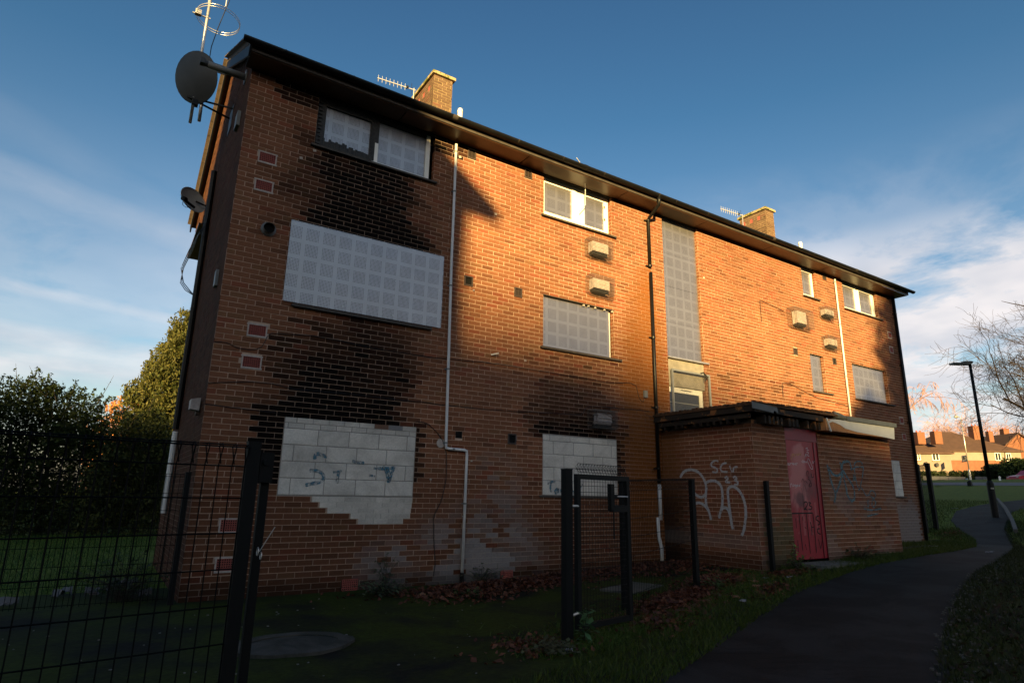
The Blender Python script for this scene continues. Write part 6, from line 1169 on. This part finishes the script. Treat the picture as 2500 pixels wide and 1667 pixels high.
MT['greyboard'] = mat('grey_boards', (0.085, 0.085, 0.10), 0.8, ns=2, na=0.3); MT['blockgrey'] = mat('grey_block_wall', (0.13, 0.12, 0.11), 0.9, ns=3, na=0.3); MT['bluegrey'] = mat('blue_grey_sheet', (0.10, 0.16, 0.24), 0.6); MT['car_dark'] = mat('dark_car_paint', (0.02, 0.014, 0.012), 0.25); MT['car_red'] = mat('red_car_paint', (0.35, 0.02, 0.035), 0.3); MT['road_far'] = mat('far_road', (0.085, 0.08, 0.088), 0.8, ns=1, na=0.2)
slabthing('boundary_boards', 'long low grey boarded fence below the distant hedge', 'fence', 2256, 2360, 1162.5, 1185, 76, 'greyboard', 5); slabthing('gate_boards', 'blue grey board standing beside the slender lamp', 'board', 2360, 2366, 1167, 1184, 70, 'bluegrey')
slabthing('board_fence', 'dark board fence between the slender and the black lamp', 'fence', 2384, 2418, 1163, 1185, 75, 'greyboard', 2); slabthing('block_wall', 'grey concrete block wall right of the white post', 'wall', 2450, 2491, 1192, 1214, 46, 'blockgrey', 3, 0.2, 0.01); slabthing('brick_wall', 'brown brick garden wall at the right edge', 'wall', 2489, 2540, 1186, 1212, 45, 'far_brick', 1, 0.2)
slabthing('mesh_cabinet', 'pale timber fence strip just behind the far mesh fence', 'fence', 2240, 2252, 1160, 1190, 60, 'ply', 3)
def car(label, px, py, D, mt, L_=4.1, ang=0.0):
    c = onD(px, py, D); z = c[2]; ca, sa = math.cos(ang), math.sin(ang); ax = _rg*ca+np.array([_f[0], _f[1], 0])*sa; ay = np.cross([0, 0, 1.], ax); up = np.array([0, 0, 1.]); t = thing('parked_car', label, 'car', (c[0], c[1], z))
    prof = [(-.5, .30), (-.5, .62), (-.47, .78), (-.36, .86), (-.25, .92), (-.12, 1.38), (.20, 1.42), (.36, 1.0), (.48, .92), (.5, .6), (.5, .30)]
    def body(m):
        V = []; n_ = len(prof)
        for s in (-0.82, 0.82):
            for x, h in prof: V.append(c+ax*x*L_+ay*s*(0.82 if h > 1.0 else 1.0)+up*h)
        m.add(V, [tuple(range(n_)), tuple(range(2*n_-1, n_-1, -1))]+[(i, (i+1) % n_, n_+(i+1) % n_, n_+i)[::-1] for i in range(n_)])
    part('body', MT[mt], t, body)
    for s in (-1, 1): part('window', MT['glass'], t, lambda m: m.add([c+ax*x*L_+ay*s*0.70+up*h for x, h in ((-.21, .95), (-.115, 1.32), (.19, 1.35), (.31, .98))], [(0, 1, 2, 3)]))
    for x in (-.31, .31):
        for s in (-1, 1): w_ = part('wheel', MT['cable'], t, lambda m: m.tube([c+ax*x*L_+ay*s*.70+up*.31, c+ax*x*L_+ay*s*.86+up*.31], .31, 14)); part('rim', MT['galv'], w_, lambda m: m.tube([c+ax*x*L_+ay*s*.861+up*.31, c+ax*x*L_+ay*s*.87+up*.31], .19, 10))
    part('headlight', MT['terminal'], t, lambda m: [m.obox(c-ax*L_*.495+ay*s*.6+up*.68, ax*.02, ay*.12, up*.06) for s in (-1, 1)]); return t
nb_ = onD(2305, 1180.5, 66); nt2 = thing('notice_board', 'small dark low board with pale spots in front of the grey boards', 'sign', tuple(nb_))
part('board', MT['car_dark'], nt2, lambda m: m.obox(nb_+np.array([0, 0, 0.22]), _rg*0.62, np.array([_f[0], _f[1], 0])*0.03, (0, 0, 0.20))); part('post', MT['car_dark'], nt2, lambda m: m.obox(nb_+np.array([0, 0, -0.2]), _rg*0.04, np.array([_f[0], _f[1], 0])*0.03, (0, 0, 0.25)))
for k_, (a_, b_) in enumerate(((-.52, .12), (-.3, .30), (-.05, .16), (.2, .32), (.42, .14))): part('pale_spot', MT['upvc'], nt2, lambda m: m.obox(nb_+_rg*a_+np.array([0, 0, b_])-np.array([_f[0], _f[1], 0])*0.035, _rg*0.06, np.array([_f[0], _f[1], 0])*0.008, (0, 0, 0.045)))
car('red parked car cut off by the right edge', 2524, 1182, 62, 'car_red')
strip('road', [(49, 60), (49, 12), (48, 8), (47, 0), (47, -40)], [(53, 60), (53, 12), (52, 8), (51, 0), (51, -40)], MT['road_far'], 0.02)
def smallpost(label, px, pyb, pyt, D, w, mt, name='bollard', cat='bollard', group=None):
    b = onD(px, pyb, D); zt = onD(px, pyt, D)[2]; t = thing(name, label, cat, tuple(b), group); part('shaft', MT[mt], t, lambda m: (m.box((b[0]-w/2, b[1]-w/2, b[2]-.1), (b[0]+w/2, b[1]+w/2, zt)), m.tube([(b[0], b[1], zt), (b[0], b[1], zt+w*.4)], [w*.55, w*.2], 8))); return t
smallpost('white leaning marker post near the block wall', 2448, 1209, 1163, 46, 0.11, 'upvc', 'marker_post', 'post'); smallpost('black bollard at the left end of the knee rail', 2339, 1214, 1198, 40, 0.14, 'black_paint', group='bollards on the green'); smallpost('black bollard right of the knee rail', 2392, 1214, 1199, 40, 0.14, 'black_paint', group='bollards on the green'); smallpost('thicker dark bollard under the slender lamp', 2373, 1213, 1175, 41, 0.22, 'black_paint', group='bollards on the green')
def rail(label, px0, px1, py, D, h=0.55):
    a = onD(px0, py, D); b = onD(px1, py, D); t = thing('knee_rail', label, 'railing', tuple(a), 'low railings on the green'); n_ = 5; up = np.array([0, 0, 1.])
    for zz in (h, h*0.5): part('rail', MT['black_paint'], t, lambda m: m.bar(a+up*zz, b+up*zz, 0.05, 0.05))
    for k in range(n_+1): p = a+(b-a)*k/n_; part('post', MT['black_paint'], t, lambda m: m.box((p[0]-.03, p[1]-.03, p[2]-.1), (p[0]+.03, p[1]+.03, p[2]+h+.03)))
rail('low black railing between the two black bollards', 2341, 2400, 1212, 40.5); rail('low black railing left of the bollards, by the far fence', 2288, 2320, 1208, 42)
slabthing('mounting_block', 'small brown wedge of brick beside the far fence on the grass', 'block', 2292, 2304, 1203, 1219, 37, 'far_brick')
sc_ = MB(); kk = [onD(2438, 1238, 29), onD(2458, 1262, 24), onD(2475, 1290, 19.5), onD(2482, 1307, 17.5)]; kk = [(p[0], p[1], float(gz(p[0]))+0.05) for p in kk]
for a_, b_ in zip(kk[:-1], kk[1:]): sc_.bar(a_, b_, 0.10, 0.12)
tag(sc_.build('path_edging', MT['block'], None, loc=kk[0]), 'weathered edging board running along the right side of the path', 'edging')
for o_ in [bpy.data.objects['path_edging']]:
    o_.data.color_attributes['Col'].data.foreach_set('color', np.tile([0.09, 0.085, 0.08, 1], len(o_.data.vertices)).astype(np.float32))

# ------------------------------------------------------------------ behind the viewpoint: what throws the evening shadows
tE = math.tan(SUN_EL); e3 = np.array([E_[0], E_[1], 0.0]); s3 = np.array([SH[0], SH[1], 0.0])
def sp(c, t, zs): return e3*c+s3*t+np.array([0, 0, zs+t*tE])
t0 = 26.0; nh = thing('house', 'tall gabled brick house behind the viewpoint', 'house', tuple(sp(0.2, t0, 0)*np.array([1, 1, 0])))
def body(m):
    V = []
    for t in (t0, t0+8):
        for c, z in ((-3.9, None), (3.01, None), (3.01, 6.6), (-1.0, 9.95), (-3.9, 6.2)):
            p = sp(c, t, 0); p[2] = -0.1 if z is None else z+t0*tE; V.append(p)
    m.add(V, [(0, 4, 3, 2, 1), (5, 6, 7, 8, 9), (0, 1, 6, 5), (1, 2, 7, 6), (0, 5, 9, 4)])
part('wall', MT['far_brick'], nh, body)
def rfm(m):
    for ta, tb, L_ in ((t0-0.35, t0-0.01, [(3.56, 6.50), (3.58, 6.72), (-1.0, 10.35), (-4.4, 5.95), (-4.3, 5.85), (-1.0, 6.4)]), (t0-0.01, t0+8.2, [(3.02, 6.61), (3.05, 6.75), (-1.0, 10.1), (-3.98, 6.2), (-3.92, 6.1), (-1.0, 9.96)])):
        n_ = len(L_); V = []
        for t in (ta, tb):
            for c, z in L_: p = sp(c, t, 0); p[2] = z+t0*tE; V.append(p)
        m.add(V, [(0, 5, 2, 1), (2, 5, 4, 3), (6, 7, 8, 11), (8, 9, 10, 11)]+[(i, (i+1) % 6, 6+(i+1) % 6, 6+i) for i in range(6)])
part('roof', MT['slate'], nh, rfm)
for c in (-1.3, 1.7):
    for z in (2.0, 5.0): p = sp(c, t0, 0); p[2] = z; part('window', MT['upvc'], nh, lambda m: m.obox(p-s3*0.03, e3*0.55, s3*0.05, (0, 0, 0.6)))
ct_ = thing('round_tree', 'dense round-crowned evergreen behind the viewpoint', 'tree', tuple(sp(17.45, 24, 0)*np.array([1, 1, 0])))
cm_ = MB(); cen = [sp(17.45, 24, 7.5), sp(17.45, 24, 5.0), sp(17.45, 24, 3.0), sp(17.9, 24, 9.5), sp(13.75, 24, 4.7), sp(14.8, 24, 4.6), sp(16.0, 24, 3.6)]
leaf_mass(cm_, cen, [3.3, 3.4, 3.0, 2.8, 1.25, 1.4, 1.7], 60000, 0.17, (0.03, 0.05, 0.012), (0.06, 0.08, 0.02), shell=0.3); cm_.build('crown', MT['leaf'], ct_)
part('trunk', MT['bark'], ct_, lambda m: limbs(m, tuple(sp(17.45, 24, 0)*np.array([1, 1, 0])), tuple(sp(17.45, 24, 7)), 0.35, 9, 1.8, 3))
print('objects', len(SC.objects), 'tris', sum(len(p.vertices)-2 for o in SC.objects if o.type == 'MESH' for p in o.data.polygons))
